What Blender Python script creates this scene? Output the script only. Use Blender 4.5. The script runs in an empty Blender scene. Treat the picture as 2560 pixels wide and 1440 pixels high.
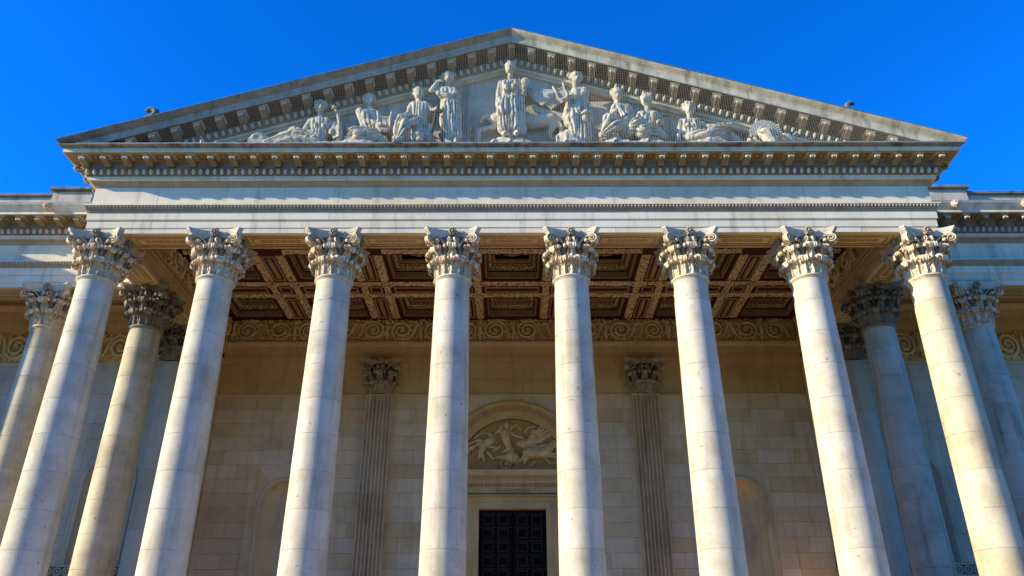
import bpy, bmesh, math, random
from mathutils import Vector, Matrix, noise
random.seed(7)
R = math.radians
# ---------------------------------------------------------------- camera, sky, sun, exposure
scene = bpy.context.scene
COL = scene.collection
cam_d = bpy.data.cameras.new('camera')
cam = bpy.data.objects.new('camera', cam_d)
COL.objects.link(cam)
cam.location = (0, -21.0, 1.6)
cam.rotation_euler = (R(90 + 26.9), 0, 0)
cam.rotation_euler = (Matrix.Rotation(R(90 + 26.9), 3, 'X') @ Matrix.Rotation(R(-0.13), 3, 'Z')).to_euler()
cam_d.sensor_width = 36.0
cam_d.lens = 36.0 * 1991.0 / 2560.0
cam_d.clip_start = 0.1
cam_d.clip_end = 3000
scene.camera = cam

SUN_AZ, SUN_EL = 15.0, 19.5          # degrees in front of the facade plane (to the left), degrees above the horizon
to_sun = Vector((-math.cos(R(SUN_AZ)) * math.cos(R(SUN_EL)), -math.sin(R(SUN_AZ)) * math.cos(R(SUN_EL)), math.sin(R(SUN_EL))))
sun_d = bpy.data.lights.new('sun', 'SUN')
sun_d.energy = 5.0
sun_d.angle = R(0.5)
sun_d.color = (1.0, 0.88, 0.61)
sun = bpy.data.objects.new('sun', sun_d)
COL.objects.link(sun)
sun.rotation_euler = to_sun.to_track_quat('Z', 'Y').to_euler()

world = bpy.data.worlds.new('World')
scene.world = world
world.use_nodes = True
wn = world.node_tree
wn.nodes.clear()
wo = wn.nodes.new('ShaderNodeOutputWorld')
wb = wn.nodes.new('ShaderNodeBackground')
ws = wn.nodes.new('ShaderNodeTexSky')
wh = wn.nodes.new('ShaderNodeHueSaturation')
ws.sky_type = 'NISHITA'
ws.sun_disc = False
ws.sun_elevation = R(SUN_EL)
ws.sun_rotation = math.atan2(to_sun.x, to_sun.y) % (2 * math.pi)
ws.air_density = 1.0
ws.dust_density = 0.15
ws.ozone_density = 3.0
wh.inputs['Saturation'].default_value = 1.35
wn.links.new(ws.outputs[0], wh.inputs['Color'])
wt = wn.nodes.new('ShaderNodeMix'); wt.data_type = 'RGBA'; wt.blend_type = 'MULTIPLY'; wt.inputs[0].default_value = 1.0
wt.inputs[7].default_value = (0.10, 0.74, 1.30, 1)      # the photograph's cold white balance
wn.links.new(wh.outputs[0], wt.inputs[6]); wn.links.new(wt.outputs[2], wb.inputs['Color'])
wb.inputs['Strength'].default_value = 0.15
wn.links.new(wb.outputs[0], wo.inputs['Surface'])
vs = scene.view_settings
scene.display_settings.display_device = 'sRGB'
vs.view_transform = 'Standard'
vs.look = 'None'
vs.gamma = 1
vs.use_curve_mapping = False
vs.exposure = 0.9

# ---------------------------------------------------------------- helpers
class MB:
    """Collects vertices and faces of one mesh."""
    def __init__(s): s.v = []; s.f = []; s.m = []
    def add(s, vs, fs, mi=0):
        n = len(s.v); s.v.extend([tuple(p) for p in vs]); s.f.extend([tuple(n + i for i in f) for f in fs]); s.m.extend([mi] * len(fs)); return s
    def box(s, x0, x1, y0, y1, z0, z1, mi=0):
        if x1 < x0: x0, x1 = x1, x0
        if y1 < y0: y0, y1 = y1, y0
        if z1 < z0: z0, z1 = z1, z0
        v = [(x0,y0,z0),(x1,y0,z0),(x1,y1,z0),(x0,y1,z0),(x0,y0,z1),(x1,y0,z1),(x1,y1,z1),(x0,y1,z1)]
        return s.add(v, [(0,3,2,1),(4,5,6,7),(0,1,5,4),(1,2,6,5),(2,3,7,6),(3,0,4,7)], mi)
    def loft(s, rings, closed=True, caps=True, mi=0):
        """rings: equally long lists of points; closed: each ring is a loop."""
        n = len(rings[0]); vs = [p for r in rings for p in r]; fs = []
        for i in range(len(rings) - 1):
            for j in range(n if closed else n - 1):
                k = (j + 1) % n
                fs.append((i*n+j, i*n+k, (i+1)*n+k, (i+1)*n+j))
        if caps and closed:
            fs.append(tuple(range(n))[::-1]); fs.append(tuple((len(rings)-1)*n + j for j in range(n)))
        return s.add(vs, fs, mi)
    def lathe(s, prof, n=24, c=(0,0,0), mi=0, caps=True, a0=0, a1=360):
        full = abs(a1 - a0) >= 360
        m = n if full else n + 1
        rings = []
        for r, z in prof:
            rings.append([(c[0]+r*math.cos(R(a0+(a1-a0)*i/n)), c[1]+r*math.sin(R(a0+(a1-a0)*i/n)), c[2]+z) for i in range(m)])
        return s.loft(rings, closed=full, caps=caps and full, mi=mi)
    def ell(s, c, rx, ry, rz, nu=8, nv=5, mi=0):
        rings = []
        for i in range(1, nv):
            t = math.pi * i / nv - math.pi/2
            rings.append([(c[0]+rx*math.cos(t)*math.cos(2*math.pi*j/nu), c[1]+ry*math.cos(t)*math.sin(2*math.pi*j/nu), c[2]+rz*math.sin(t)) for j in range(nu)])
        n0 = len(s.v); s.loft(rings, caps=False, mi=mi)
        b = len(s.v); s.v += [(c[0],c[1],c[2]-rz),(c[0],c[1],c[2]+rz)]
        for j in range(nu):
            k = (j+1) % nu
            s.f.append((b, n0+k, n0+j)); s.m.append(mi)
            s.f.append((b+1, n0+(nv-2)*nu+j, n0+(nv-2)*nu+k)); s.m.append(mi)
        return s
    def tube(s, pts, rad, n=6, mi=0, flat=1.0, up=None, caps=True):
        """a tube along points; rad a number or list; flat squeezes it along 'up'"""
        P = [Vector(p) for p in pts]; rings = []
        if not isinstance(rad, (list, tuple)): rad = [rad]*len(P)
        u = Vector(up) if up else None; prev = None
        for i, p in enumerate(P):
            t = (P[min(i+1, len(P)-1)] - P[max(i-1, 0)])
            t = t.normalized() if t.length > 1e-9 else Vector((0,0,1))
            if u: a = u - t*u.dot(t)
            else:
                a = prev - t*prev.dot(t) if prev else (Vector((0,0,1)) if abs(t.z) < .9 else Vector((1,0,0)))
                a = a - t*a.dot(t)
            a.normalize(); prev = a; b = t.cross(a)
            rings.append([p + a*rad[i]*flat*math.sin(2*math.pi*j/n) + b*rad[i]*math.cos(2*math.pi*j/n) for j in range(n)])
        return s.loft(rings, caps=caps, mi=mi)
    def xf(s, M):
        s.v = [tuple(M @ Vector(p)) for p in s.v]; return s
    def join(s, o, M=None):
        return s.add([tuple(M @ Vector(p)) for p in o.v] if M else o.v, o.f)

def mesh_of(name, mb, mats, smooth=35):
    me = bpy.data.meshes.new(name)
    me.from_pydata(mb.v, [], mb.f)
    if not isinstance(mats, (list, tuple)): mats = [mats]
    for m in mats: me.materials.append(m)
    if len(mats) > 1: me.polygons.foreach_set('material_index', mb.m)
    bm = bmesh.new(); bm.from_mesh(me); bmesh.ops.recalc_face_normals(bm, faces=bm.faces); bm.to_mesh(me); bm.free()
    if smooth:
        me.shade_smooth(); me.set_sharp_from_angle(angle=R(smooth))
    me.update()
    return me
ORG = {}
def wloc(o): return ORG.get(o.name, Vector((0,0,0)))
def link(name, me, parent=None, at=(0,0,0), rz=0, scale=None, rot=None):
    """one object from a mesh, placed at world position 'at' (rotations of parents are never used)"""
    o = bpy.data.objects.new(name, me); COL.objects.link(o)
    at = Vector(at); ORG[o.name] = at
    if parent: o.parent = parent; o.location = at - wloc(parent)
    else: o.location = at
    if rot: o.rotation_euler = rot
    elif rz: o.rotation_euler = (0,0,rz)
    if scale: o.scale = scale
    return o
def obj(name, mb, mat, parent=None, smooth=35, kind=None, label=None):
    """mb in world coordinates; the object's origin sits at its parent's"""
    if parent:
        w = wloc(parent); mb.v = [(p[0]-w.x, p[1]-w.y, p[2]-w.z) for p in mb.v]
    o = link(name, mesh_of(name, mb, mat, smooth), parent, wloc(parent) if parent else (0,0,0))
    if kind: o['kind'] = kind
    if label: o['label'] = label
    return o
def thing(name, loc, label, cat, group=None, me=None):
    o = link(name, me, None, loc)
    o['label'] = label; o['category'] = cat; o['kind'] = 'thing'
    if group: o['group'] = group
    return o
def profile_sweep(prof, path):
    """prof: closed polygon [(p,z)]; path: function p -> list of (x,y)."""
    mb = MB(); cols = [path(p) for p, z in prof]; n = len(cols[0])
    mb.loft([[(cols[j][i][0], cols[j][i][1], prof[j][1]) for j in range(len(prof))] for i in range(n)])
    return mb
def rect_ring(x0, x1, z0, z1, w, y0, y1, bev=0.0):
    """a rectangular frame in the XZ plane, outer edge x0..x1,z0..z1, width w, from y0 (front) to y1 (back)"""
    mb = MB()
    o = [(x0,z0),(x1,z0),(x1,z1),(x0,z1)]; i = [(x0+w,z0+w),(x1-w,z0+w),(x1-w,z1-w),(x0+w,z1-w)]
    v = [(x,y0,z) for x,z in o] + [(x,y0,z) for x,z in i] + [(x,y1,z) for x,z in o] + [(x,y1,z) for x,z in i]
    f = []
    for k in range(4):
        l = (k+1) % 4
        f += [(k,l,4+l,4+k),(8+k,12+k,12+l,8+l),(k,8+k,8+l,l),(4+k,4+l,12+l,12+k)]
    return mb.add(v, f)

# ---------------------------------------------------------------- materials
def nodes_of(m): m.use_nodes = True; return m.node_tree.nodes, m.node_tree.links
def stone(name, col, dark, scale=1.2, amt=0.5, rnd=0.10, streak=0.35, rough=0.8, bump=0.25, fine=18, speck=0.0, speck_scale=7):
    m = bpy.data.materials.new(name); N, L = nodes_of(m)
    b = N['Principled BSDF']; b.inputs['Roughness'].default_value = rough
    b.inputs['Specular IOR Level'].default_value = 0.25
    g = N.new('ShaderNodeNewGeometry')
    def noise_(sc, det, ro, vec=None, sx=1, sy=1, sz=1):
        mp = N.new('ShaderNodeMapping'); mp.inputs['Scale'].default_value = (sx, sy, sz)
        t = N.new('ShaderNodeTexNoise'); t.inputs['Scale'].default_value = sc; t.inputs['Detail'].default_value = det; t.inputs['Roughness'].default_value = ro
        L.new(g.outputs['Position'], mp.inputs['Vector']); L.new(mp.outputs[0], t.inputs['Vector']); return t
    def ramp(t, a, b_):
        r = N.new('ShaderNodeMapRange'); r.inputs['From Min'].default_value = a; r.inputs['From Max'].default_value = b_
        L.new(t.outputs['Fac'], r.inputs['Value']); return r
    def mix(fac, A, B, kind='MIX'):
        x = N.new('ShaderNodeMix'); x.data_type = 'RGBA'; x.blend_type = kind
        if isinstance(fac, float): x.inputs[0].default_value = fac
        else: L.new(fac, x.inputs[0])
        for s_, c in ((6, A), (7, B)):
            if isinstance(c, tuple): x.inputs[s_].default_value = (*c, 1)
            else: L.new(c, x.inputs[s_])
        return x.outputs[2]
    n1 = noise_(scale, 6, .62); r1 = ramp(n1, .42, .72)
    mu = N.new('ShaderNodeMath'); mu.operation = 'MULTIPLY'; mu.inputs[1].default_value = amt; L.new(r1.outputs[0], mu.inputs[0])
    c = mix(mu.outputs[0], col, dark)
    if streak:
        n2 = noise_(2.2, 4, .6, sx=1.6, sy=1.6, sz=.16); r2 = ramp(n2, .52, .74)
        m2 = N.new('ShaderNodeMath'); m2.operation = 'MULTIPLY'; m2.inputs[1].default_value = streak; L.new(r2.outputs[0], m2.inputs[0])
        c = mix(m2.outputs[0], c, tuple(x*.62 for x in dark))
    n3 = noise_(fine, 5, .7); r3 = ramp(n3, .3, .75); c = mix(.22, c, mix(r3.outputs[0], (.45,.43,.4), (1,1,1)), 'MULTIPLY')
    if speck:
        n4 = noise_(speck_scale, 3, .55); r4 = ramp(n4, .66, .74) if speck_scale < 12 else ramp(n4, .52, .62)
        m4 = N.new('ShaderNodeMath'); m4.operation = 'MULTIPLY'; m4.inputs[1].default_value = speck; L.new(r4.outputs[0], m4.inputs[0])
        c = mix(m4.outputs[0], c, (.07,.06,.045))
    if rnd:
        oi = N.new('ShaderNodeObjectInfo'); mr = N.new('ShaderNodeMapRange')
        mr.inputs['To Min'].default_value = 1-rnd; mr.inputs['To Max'].default_value = 1+rnd*.6
        L.new(oi.outputs['Random'], mr.inputs['Value'])
        hs = N.new('ShaderNodeHueSaturation'); L.new(mr.outputs[0], hs.inputs['Value'])
        ms = N.new('ShaderNodeMapRange'); ms.inputs['To Min'].default_value = 1+rnd*1.6; ms.inputs['To Max'].default_value = 1-rnd*1.6
        L.new(oi.outputs['Random'], ms.inputs['Value']); L.new(ms.outputs[0], hs.inputs['Saturation'])
        L.new(c, hs.inputs['Color']); c = hs.outputs[0]
    L.new(c, b.inputs['Base Color'])
    if bump:
        bp = N.new('ShaderNodeBump'); bp.inputs['Strength'].default_value = bump; bp.inputs['Distance'].default_value = .02
        L.new(n3.outputs['Fac'], bp.inputs['Height']); L.new(bp.outputs[0], b.inputs['Normal'])
    return m
M = {}
M['shaft'] = stone('pale_portland_stone', (.57,.52,.43), (.34,.30,.22), 1.5, .7, .06, .5, speck=.6)
M['shaft_warm'] = stone('yellowed_portland_stone', (.56,.49,.36), (.30,.24,.15), 1.3, .7, .08, .45, speck=.5)
M['shaft_green'] = stone('algae_stained_portland_stone', (.50,.49,.43), (.19,.22,.16), 0.9, .7, .08, .6, speck=.4)
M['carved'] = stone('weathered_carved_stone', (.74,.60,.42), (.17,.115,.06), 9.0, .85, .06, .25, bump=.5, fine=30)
M['deep'] = stone('dark_recess_stone', (.25,.20,.14), (.11,.085,.06), 5.0, .7, .05, 0)  # darker stone for capital bells and sunk band grounds
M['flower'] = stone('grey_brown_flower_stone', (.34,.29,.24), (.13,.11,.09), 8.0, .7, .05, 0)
M['deep_dark'] = stone('darker_recess_stone', (.11,.085,.06), (.06,.045,.03), 5.0, .7, .05, 0)  # darkest tone, for the bells of the dark capitals
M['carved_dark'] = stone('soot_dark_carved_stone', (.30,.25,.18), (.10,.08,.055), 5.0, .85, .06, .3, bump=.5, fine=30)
M['entab'] = stone('washed_facade_stone', (.80,.69,.53), (.54,.47,.34), .8, .65, .06, .6)
M['bed'] = stone('dark_brown_moulding_stone', (.27,.21,.14), (.12,.09,.06), 2.0, .7, .10, .35)  # dark brown ground that sets off the pale eggs
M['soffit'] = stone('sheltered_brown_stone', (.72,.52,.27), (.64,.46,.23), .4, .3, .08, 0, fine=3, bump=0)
M['soffit_trim'] = stone('edge_shade_brown_panel_stone', (.52,.36,.17), (.36,.24,.11), 3, .5, .08, 0, bump=0)  # frames and rings darkened: their edge shade is in the colour
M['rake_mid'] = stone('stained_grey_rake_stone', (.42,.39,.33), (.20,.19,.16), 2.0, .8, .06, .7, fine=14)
M['inner'] = stone('ochre_inner_stone', (.70,.47,.21), (.46,.29,.12), .9, .6, .05, .35)
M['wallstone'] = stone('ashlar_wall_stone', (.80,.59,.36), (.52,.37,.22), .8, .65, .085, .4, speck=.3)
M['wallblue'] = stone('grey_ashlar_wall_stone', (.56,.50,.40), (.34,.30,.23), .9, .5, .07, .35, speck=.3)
M['joint'] = stone('dark_joint_mortar', (.13,.105,.075), (.07,.055,.04), 3, .5, 0, 0)
M['relief'] = stone('carved_relief_stone', (.90,.56,.22), (.40,.22,.07), 4.0, .6, .05, .1, bump=.5, fine=26)
M['statue'] = stone('statue_limestone', (.66,.59,.47), (.22,.19,.13), 5.0, .75, .03, .75, bump=.35, fine=26)
M['tymp'] = stone('tympanum_stone', (.62,.54,.43), (.30,.25,.18), 1.4, .7, .08, .8)
M['rake_light'] = stone('sunlit_pale_lichen_coping_stone', (.62,.55,.43), (.24,.215,.155), 2.2, .8, .06, .8, bump=.6, fine=14, speck=.5)  # lichen, plus the right slope's sunlit tone put into the colour
M['rake_dark'] = stone('lichen_grime_and_shade_coping_stone', (.25,.24,.20), (.08,.075,.06), 2.0, .8, .06, .75, bump=.6, fine=14, speck=.8)  # grime, plus the left slope's shade put into the colour
M['shelf'] = stone('black_streaked_shelf_stone', (.28,.26,.23), (.06,.055,.05), 2.5, .9, .05, .9, fine=14)
M['lead'] = stone('lead_flashing', (.42,.42,.42), (.2,.2,.2), 3, .5, .05, .4, rough=.55)
M['red'] = stone('oxblood_painted_plaster', (.10,.017,.010), (.05,.008,.005), 2, .5, 0, 0, rough=.7, bump=.1)
M['gilt'] = stone('tawny_painted_plaster', (.50,.32,.15), (.24,.14,.06), 5, .6, .05, 0, bump=.4, fine=30)
M['rib'] = stone('carved_tawny_plaster', (.86,.61,.32), (.34,.19,.08), 7, .7, .05, 0, bump=.9, fine=22, speck=.9, speck_scale=12)
M['frieze_relief'] = stone('pale_ochre_frieze_stone', (.80,.58,.30), (.46,.31,.14), 4, .5, .05, 0, bump=.4)
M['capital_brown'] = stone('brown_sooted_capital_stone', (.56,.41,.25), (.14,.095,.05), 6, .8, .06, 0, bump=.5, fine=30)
M['gilt_dark'] = stone('brown_painted_plaster', (.24,.15,.07), (.10,.06,.03), 4, .6, .05, 0, bump=.3)
M['forecourt'] = stone('pale_gravel_forecourt', (.42,.32,.18), (.32,.24,.13), .6, .5, 0, 0, bump=.5)
M['brick'] = stone('yellow_gault_brick', (.40,.29,.17), (.28,.19,.11), .6, .5, 0, 0)
M['door_rail'] = stone('worn_bronze_edge', (.040,.028,.018), (.014,.012,.010), 6, .6, 0, 0, rough=.5, bump=.1)
M['glass'] = stone('dark_window_glass', (.03,.035,.04), (.02,.02,.02), 1, .2, 0, 0, rough=.15)
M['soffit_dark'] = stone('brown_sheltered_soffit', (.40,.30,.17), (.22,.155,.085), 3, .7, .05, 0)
M['kerbstone'] = stone('street_paving', (.22,.20,.16), (.15,.13,.10), 1, .5, 0, 0)
M['hollow'] = stone('shade_brown_hollow', (.10,.062,.032), (.05,.03,.015), 3, .7, .05, 0)  # shade between the raking modillions put into the colour
M['ground'] = stone('lawn_and_road', (.07,.075,.045), (.05,.05,.04), .6, .5, 0, 0, bump=.5)
M['step'] = stone('worn_step_stone', (.80,.64,.42), (.64,.50,.32), 1.0, .5, 0, 0)
M['door'] = stone('black_bronze', (.016,.012,.009), (.006,.005,.004), 4, .5, 0, .3, rough=.8, bump=.1)
M['door'].node_tree.nodes['Principled BSDF'].inputs['Specular IOR Level'].default_value = .04
M['relief_ground'] = stone('shaded_relief_ground', (.62,.32,.10), (.40,.20,.06), 3, .6, 0, 0)
M['pilaster'] = stone('grey_beige_pilaster_stone', (.74,.54,.34), (.38,.26,.15), 1.2, .65, .08, .6)
M['abacus'] = stone('rubbed_abacus_stone', (.60,.55,.46), (.28,.24,.18), 3, .7, .05, .6)
M['bed_light'] = stone('grey_brown_moulding_stone', (.40,.33,.24), (.22,.17,.115), 2, .6, .08, .4)
M['bracket'] = stone('brown_bracket_stone', (.34,.26,.16), (.15,.11,.07), 5, .7, .08, 0)
M['moulding_light'] = stone('pale_egg_stone', (.56,.50,.41), (.36,.30,.22), 3, .5, .08, 0)  # paler stone for eggs, raking modillions and crest
M['ornament'] = stone('grey_leaf_ornament_stone', (.50,.46,.39), (.28,.25,.20), 4, .6, .05, 0)
M['bronze'] = stone('verdigris_grimed_ornament', (.13,.15,.14), (.05,.055,.05), 5, .7, 0, 0)
M['rake_edge'] = stone('black_lichen_edge', (.16,.15,.11), (.05,.045,.035), 3.0, .9, 0, .5, bump=.6, fine=10)
M['arch'] = stone('golden_arch_stone', (.66,.41,.15), (.40,.24,.08), 2, .6, .05, .2)
M['net'] = stone('pale_nylon_cord', (.55,.53,.48), (.45,.43,.4), 4, .2, 0, 0, bump=0)
M['iron'] = stone('blackened_sword_stone', (.055,.05,.045), (.02,.02,.02), 4, .5, 0, 0)
M['letter'] = stone('dark_incised_letter_paint', (.11,.065,.03), (.07,.04,.02), 4, .5, 0, 0)
# ---------------------------------------------------------------- ground and podium
S = 3.52; XC = 3.5 * S                # column spacing, outermost column axis
ZB, ZS = 1.88, 13.88                  # column base and architrave soffit
YW = 3.52                             # axis of the wings' colonnade
g = MB(); g.add([(-400,-400,0),(400,-400,0),(400,400,0),(-400,400,0)], [(0,1,2,3)])
o = obj('ground', g, M['ground']); o['kind'] = 'structure'
g = MB(); g.add([(-40,-19,.03),(40,-19,.03),(40,-1,.03),(-40,-1,.03)], [(0,1,2,3)])
o = obj('forecourt', g, M['forecourt']); o['kind'] = 'structure'
g = MB(); g.box(-60,60,-33,-19,0,.12); o = obj('pavement', g, M['kerbstone']); o['kind'] = 'structure'
g = MB(); g.add([(-60,-33,.02),(60,-33,.02),(60,-44,.02),(-60,-44,.02)], [(0,1,2,3)]); o = obj('road', g, M['iron']); o['kind'] = 'structure'
# the terrace of houses across the street, behind the camera
for hi in range(7):
    x0 = -49 + 14*hi; hh = (12.5,13.4,12.0,13.0,12.2,13.8,12.6)[hi]
    h = thing('terraced_house', (x0+7,-48,0), 'yellow brick town house across the street, number %s from the left, behind the view' % ('one','two','three','four','five','six','seven')[hi], 'house', 'houses across the street')
    b = MB(); b.box(x0,x0+13.95,-58,-48,0,hh); obj('wall', b, M['brick'], h)
    b = MB(); b.add([(x0,-47.7,hh),(x0+13.95,-47.7,hh),(x0+13.95,-58.3,hh),(x0,-58.3,hh),(x0,-53,hh+3),(x0+13.95,-53,hh+3)], [(0,1,5,4),(2,3,4,5),(0,4,3),(1,2,5)]); obj('roof', b, M['iron'], h)
    for fl in range(4):
        for k in range(4):
            b = MB(); b.box(x0+1.6+3.2*k, x0+2.7+3.2*k, -48.0, -47.97, .9+3.0*fl, 2.8+3.0*fl); obj('window', b, M['glass'], h)
pod = thing('portico_steps', (0,0,0), 'stone steps and podium that carry the columned front', 'steps')
pod['kind'] = 'structure'
for i in range(10):
    b = MB(); b.box(-15.2+0*i, 15.2, -1.3-.34*(9-i), -1.3-.34*(8-i) if i < 9 else -1.0, 0, .18*(i+1)); obj('step', b, M['step'], pod)
b = MB(); b.box(-15.2,15.2,-1.0,9.9,0,ZB-.004); obj('floor', b, M['step'], pod)
for s in (-1,1):
    b = MB(); b.box(15.2*s, 31*s, 2.4, 7.3, 0, ZB-.004); obj('wing_floor', b, M['step'], pod)

# ---------------------------------------------------------------- column pieces (shared meshes, local to the column's base)
def shaft_r(z):                       # z above the column's base
    t = max(0, min(1, (z-.55)/(10.5-.55)))
    return .600 - .098*t**1.55
JZ = [.62] + [.91 + .985*k for k in range(10)] + [10.50]   # drum joints above the base
drum_me = []
for i in range(len(JZ)-1):
    a, b_ = JZ[i], JZ[i+1]; pr = [(.02, 0), (shaft_r(a)-.009, 0), (shaft_r(a), .006)]
    pr += [(shaft_r(a+(b_-a)*t), (b_-a)*t) for t in (.25,.5,.75)]
    pr += [(shaft_r(b_), b_-a-.008), (shaft_r(b_)-.009, b_-a-.0015), (.02, b_-a-.001)]
    m = MB(); m.lathe(pr, 64); drum_me.append(m)
def base_mb():
    m = MB(); m.box(-.84,.84,-.84,.84,0,.20)
    pr = [(.3,.2),(.80,.2)] + [(.76+.07*math.cos(R(a)), .27+.07*math.sin(R(a))) for a in range(-80,81,20)] + [(.72,.35),(.66,.38),(.655,.42),(.70,.46)] + [(.69+.045*math.cos(R(a)), .505+.045*math.sin(R(a))) for a in range(-80,81,20)] + [(.63,.56),(.63,.62),(.3,.62)]
    m.lathe(pr, 48); return m
def astragal_mb():                    # z 10.48..10.60
    pr = [(.2,10.475),(.515,10.475),(.53,10.50)] + [(.525+.042*math.cos(R(a)), 10.545+.04*math.sin(R(a))) for a in range(-80,81,20)] + [(.50,10.59),(.2,10.59)]
    m = MB(); m.lathe(pr, 48); return m
CZ = 10.585                           # capital's foot above the column's base; height 1.415
def bell(z): return .475 + .015*z + .15*max(0,(z-.55)/.68)**2.2
def leaf_mb(zt, w0, rc, over, n_lobes=4, tipw=.75):
    """an acanthus leaf on the bell at angle 0 (pointing +X), curling out and over at the top"""
    nu, nv = 11, 20; front = []; back = []
    for j in range(nv+1):
        v = j/nv
        if v < .62:
            t = v/.62; z = zt*t; r = bell(z) + .030 + .050*t*t + over*t**3; dr, dz = 0.1, 1.0; wd = w0*(.86-.38*t+.22*t*t)
        else:
            t = (v-.62)/.38; a = math.pi*(1-t*1.32)
            r = bell(zt)+.035+.045+over + rc*(1+math.cos(a)); z = zt + rc*1.05*math.sin(a)
            dr, dz = -math.sin(a)*-1, -math.cos(a)
            wd = w0*(.70 - (.70-tipw*.8)*t - .45*t**6)
            dr, dz = math.sin(a), -math.cos(a)
        lob = 1 + .20*math.cos(v*2*math.pi*n_lobes)
        nr, nz = dz, -dr                       # outward normal in the (r,z) plane
        L_ = math.hypot(nr, nz) or 1; nr /= L_; nz /= L_
        fr, bk = [], []
        for i in range(nu+1):
            u = -1 + 2*i/nu
            hw = wd*lob; x = u*hw
            rib = .020*math.cos(u*math.pi*2.5) + .022*(1-abs(u)**.7) - .03*u*u
            if abs(u) > .75: rib += .012*math.cos(v*2*math.pi*n_lobes)
            rr = r + rib*nr; zz = z + rib*nz
            th = x/max(.45, rr)
            fr.append((rr*math.cos(th), rr*math.sin(th), zz))
            rr2 = r + (rib*.4-.032)*nr; zz2 = z + (rib*.4-.032)*nz
            bk.append((rr2*math.cos(th), rr2*math.sin(th), zz2))
        front.append(fr); back.append(bk)
    m = MB()
    rings = [front[j] + back[j][::-1] for j in range(nv+1)]
    m.loft(rings)
    rt = bell(zt) + .035 + .045 + over + rc*1.25; k = tipw/.92
    for q in range(5):                     # domed, scalloped tip
        a = (q-2)*.30; m.ell((rt*math.cos(a*.26*k), rt*math.sin(a*.26*k)+.085*k*(q-2)*.55, zt+rc*.62-.018*abs(q-2)), rc*.85, .040*k+.012, rc*.72, 8, 6)
    m.tube([((bell(0)+.07), 0, .02), ((bell(zt*.5)+.085), 0, zt*.5), ((bell(zt)+.075+over), 0, zt*.96)], [.022,.018,.02], 5)
    return m
def spiral_mb(p0, p1, eye, r0, turns, wid, th, sgn=1, rise=.12):
    """a volute: band from p0 (x,y,z) rising to the spiral round 'eye'; the spiral lies in the vertical plane through p0 and eye"""
    p0, eye = Vector(p0), Vector(eye)
    e = Vector((eye.x-p0.x, eye.y-p0.y, 0)); e.normalize(); n = Vector((e.y, -e.x, 0))
    if n.y > 0: n = -n
    pts = []; wd = []
    top = eye + Vector((0,0,r0)); c1 = Vector(p1)
    for i in range(9):
        t = i/9; q = p0*(1-t)**2 + c1*2*t*(1-t) + top*t*t; pts.append(q); wd.append(.55+.45*t)
    k = int(turns*16)
    for i in range(k+1):
        t = i/k; a = math.pi/2 - 2*math.pi*turns*t; r = r0*(1-t)**.85 + .018
        pts.append(eye + e*(r*math.cos(a)) + Vector((0,0,r*math.sin(a))) - n*(.05*t*-1)); wd.append(1-.45*t)
    m = MB(); rings = []
    for i, p in enumerate(pts):
        t = pts[min(i+1,len(pts)-1)] - pts[max(i-1,0)]; t.normalize(); b = t.cross(n); b.normalize()
        w_, h_ = wid*wd[i], th*wd[i]
        rings.append([p + n*w_ + b*h_, p + n*w_*.75, p + n*w_ - b*h_, p - n*w_ - b*h_, p - n*w_ + b*h_])
    return m.loft(rings)
def mirx(m):
    q = MB(); q.v = [(-x,y,z) for x,y,z in m.v]; q.f = [f[::-1] for f in m.f]; q.m = list(m.m); return q
def abacus_mb():
    m = MB()
    def ring(k, z):
        out = []
        for q in range(4):
            Rz = Matrix.Rotation(q*math.pi/2, 3, 'Z')
            for i in range(13):
                x = -.74 + 1.48*i/12
                y = -(.60 + .25*(abs(x)/.74)**2)*k
                out.append(tuple(Rz @ Vector((x*k if abs(x) > .7 else x*(1+(k-1)), y, z))))
        return out
    m.loft([ring(k, z) for k, z in ((.86,1.19),(.87,1.215),(.895,1.25),(.93,1.285),(.935,1.30),(.955,1.305),(.955,1.335),(.975,1.35),(1.0,1.385),(1.0,1.413))])
    return m
def rosette_mb():
    m = MB(); c = (0,-.68,1.325)
    for q in range(9):
        a = 2*math.pi*q/9; ca, sa = math.cos(a), math.sin(a); m.tube([(c[0]+.03*ca, c[1]-.01, c[2]+.03*sa), (c[0]+.09*ca, c[1]-.05, c[2]+.09*sa), (c[0]+.135*ca, c[1]-.02, c[2]+.135*sa)], [.02,.040,.018], 5)
    m.ell((c[0],c[1]-.07,c[2]), .045,.04,.045, 6, 4); m.box(-.07,.07,c[1]-.02,c[1]+.1,c[2]-.1,c[2]+.08); return m
def bell_mb():
    m = MB(); m.lathe([(.2,0)] + [(bell(z), z) for z in (0,.2,.4,.6,.75,.9,1.0,1.1,1.16,1.2)] + [(.2,1.21)], 32)
    for q in range(8):                # cauliculi: fluted stems between the leaves
        a = R(22.5+45*q); r = .555
        m.tube([(r*math.cos(a)*k, r*math.sin(a)*k, z) for k, z in ((.95,.45),(1.0,.62),(1.05,.78))], [.05,.045,.075], 6)
    return m
SH = {}
def share(key, mb, mat, smooth=40):
    k = (key, mat)
    if k not in SH: SH[k] = mesh_of(key, mb(), M[mat], smooth)
    return SH[k]
vol_r = lambda: spiral_mb((.17,-.50,.78), (.28,-.60,1.22), (.615,-.715,1.055), .122, 1.75, .042, .019)
hel_r = lambda: spiral_mb((.20,-.50,.76), (.20,-.56,1.02), (.105,-.625,1.060), .085, 1.5, .042, .016)
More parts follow.
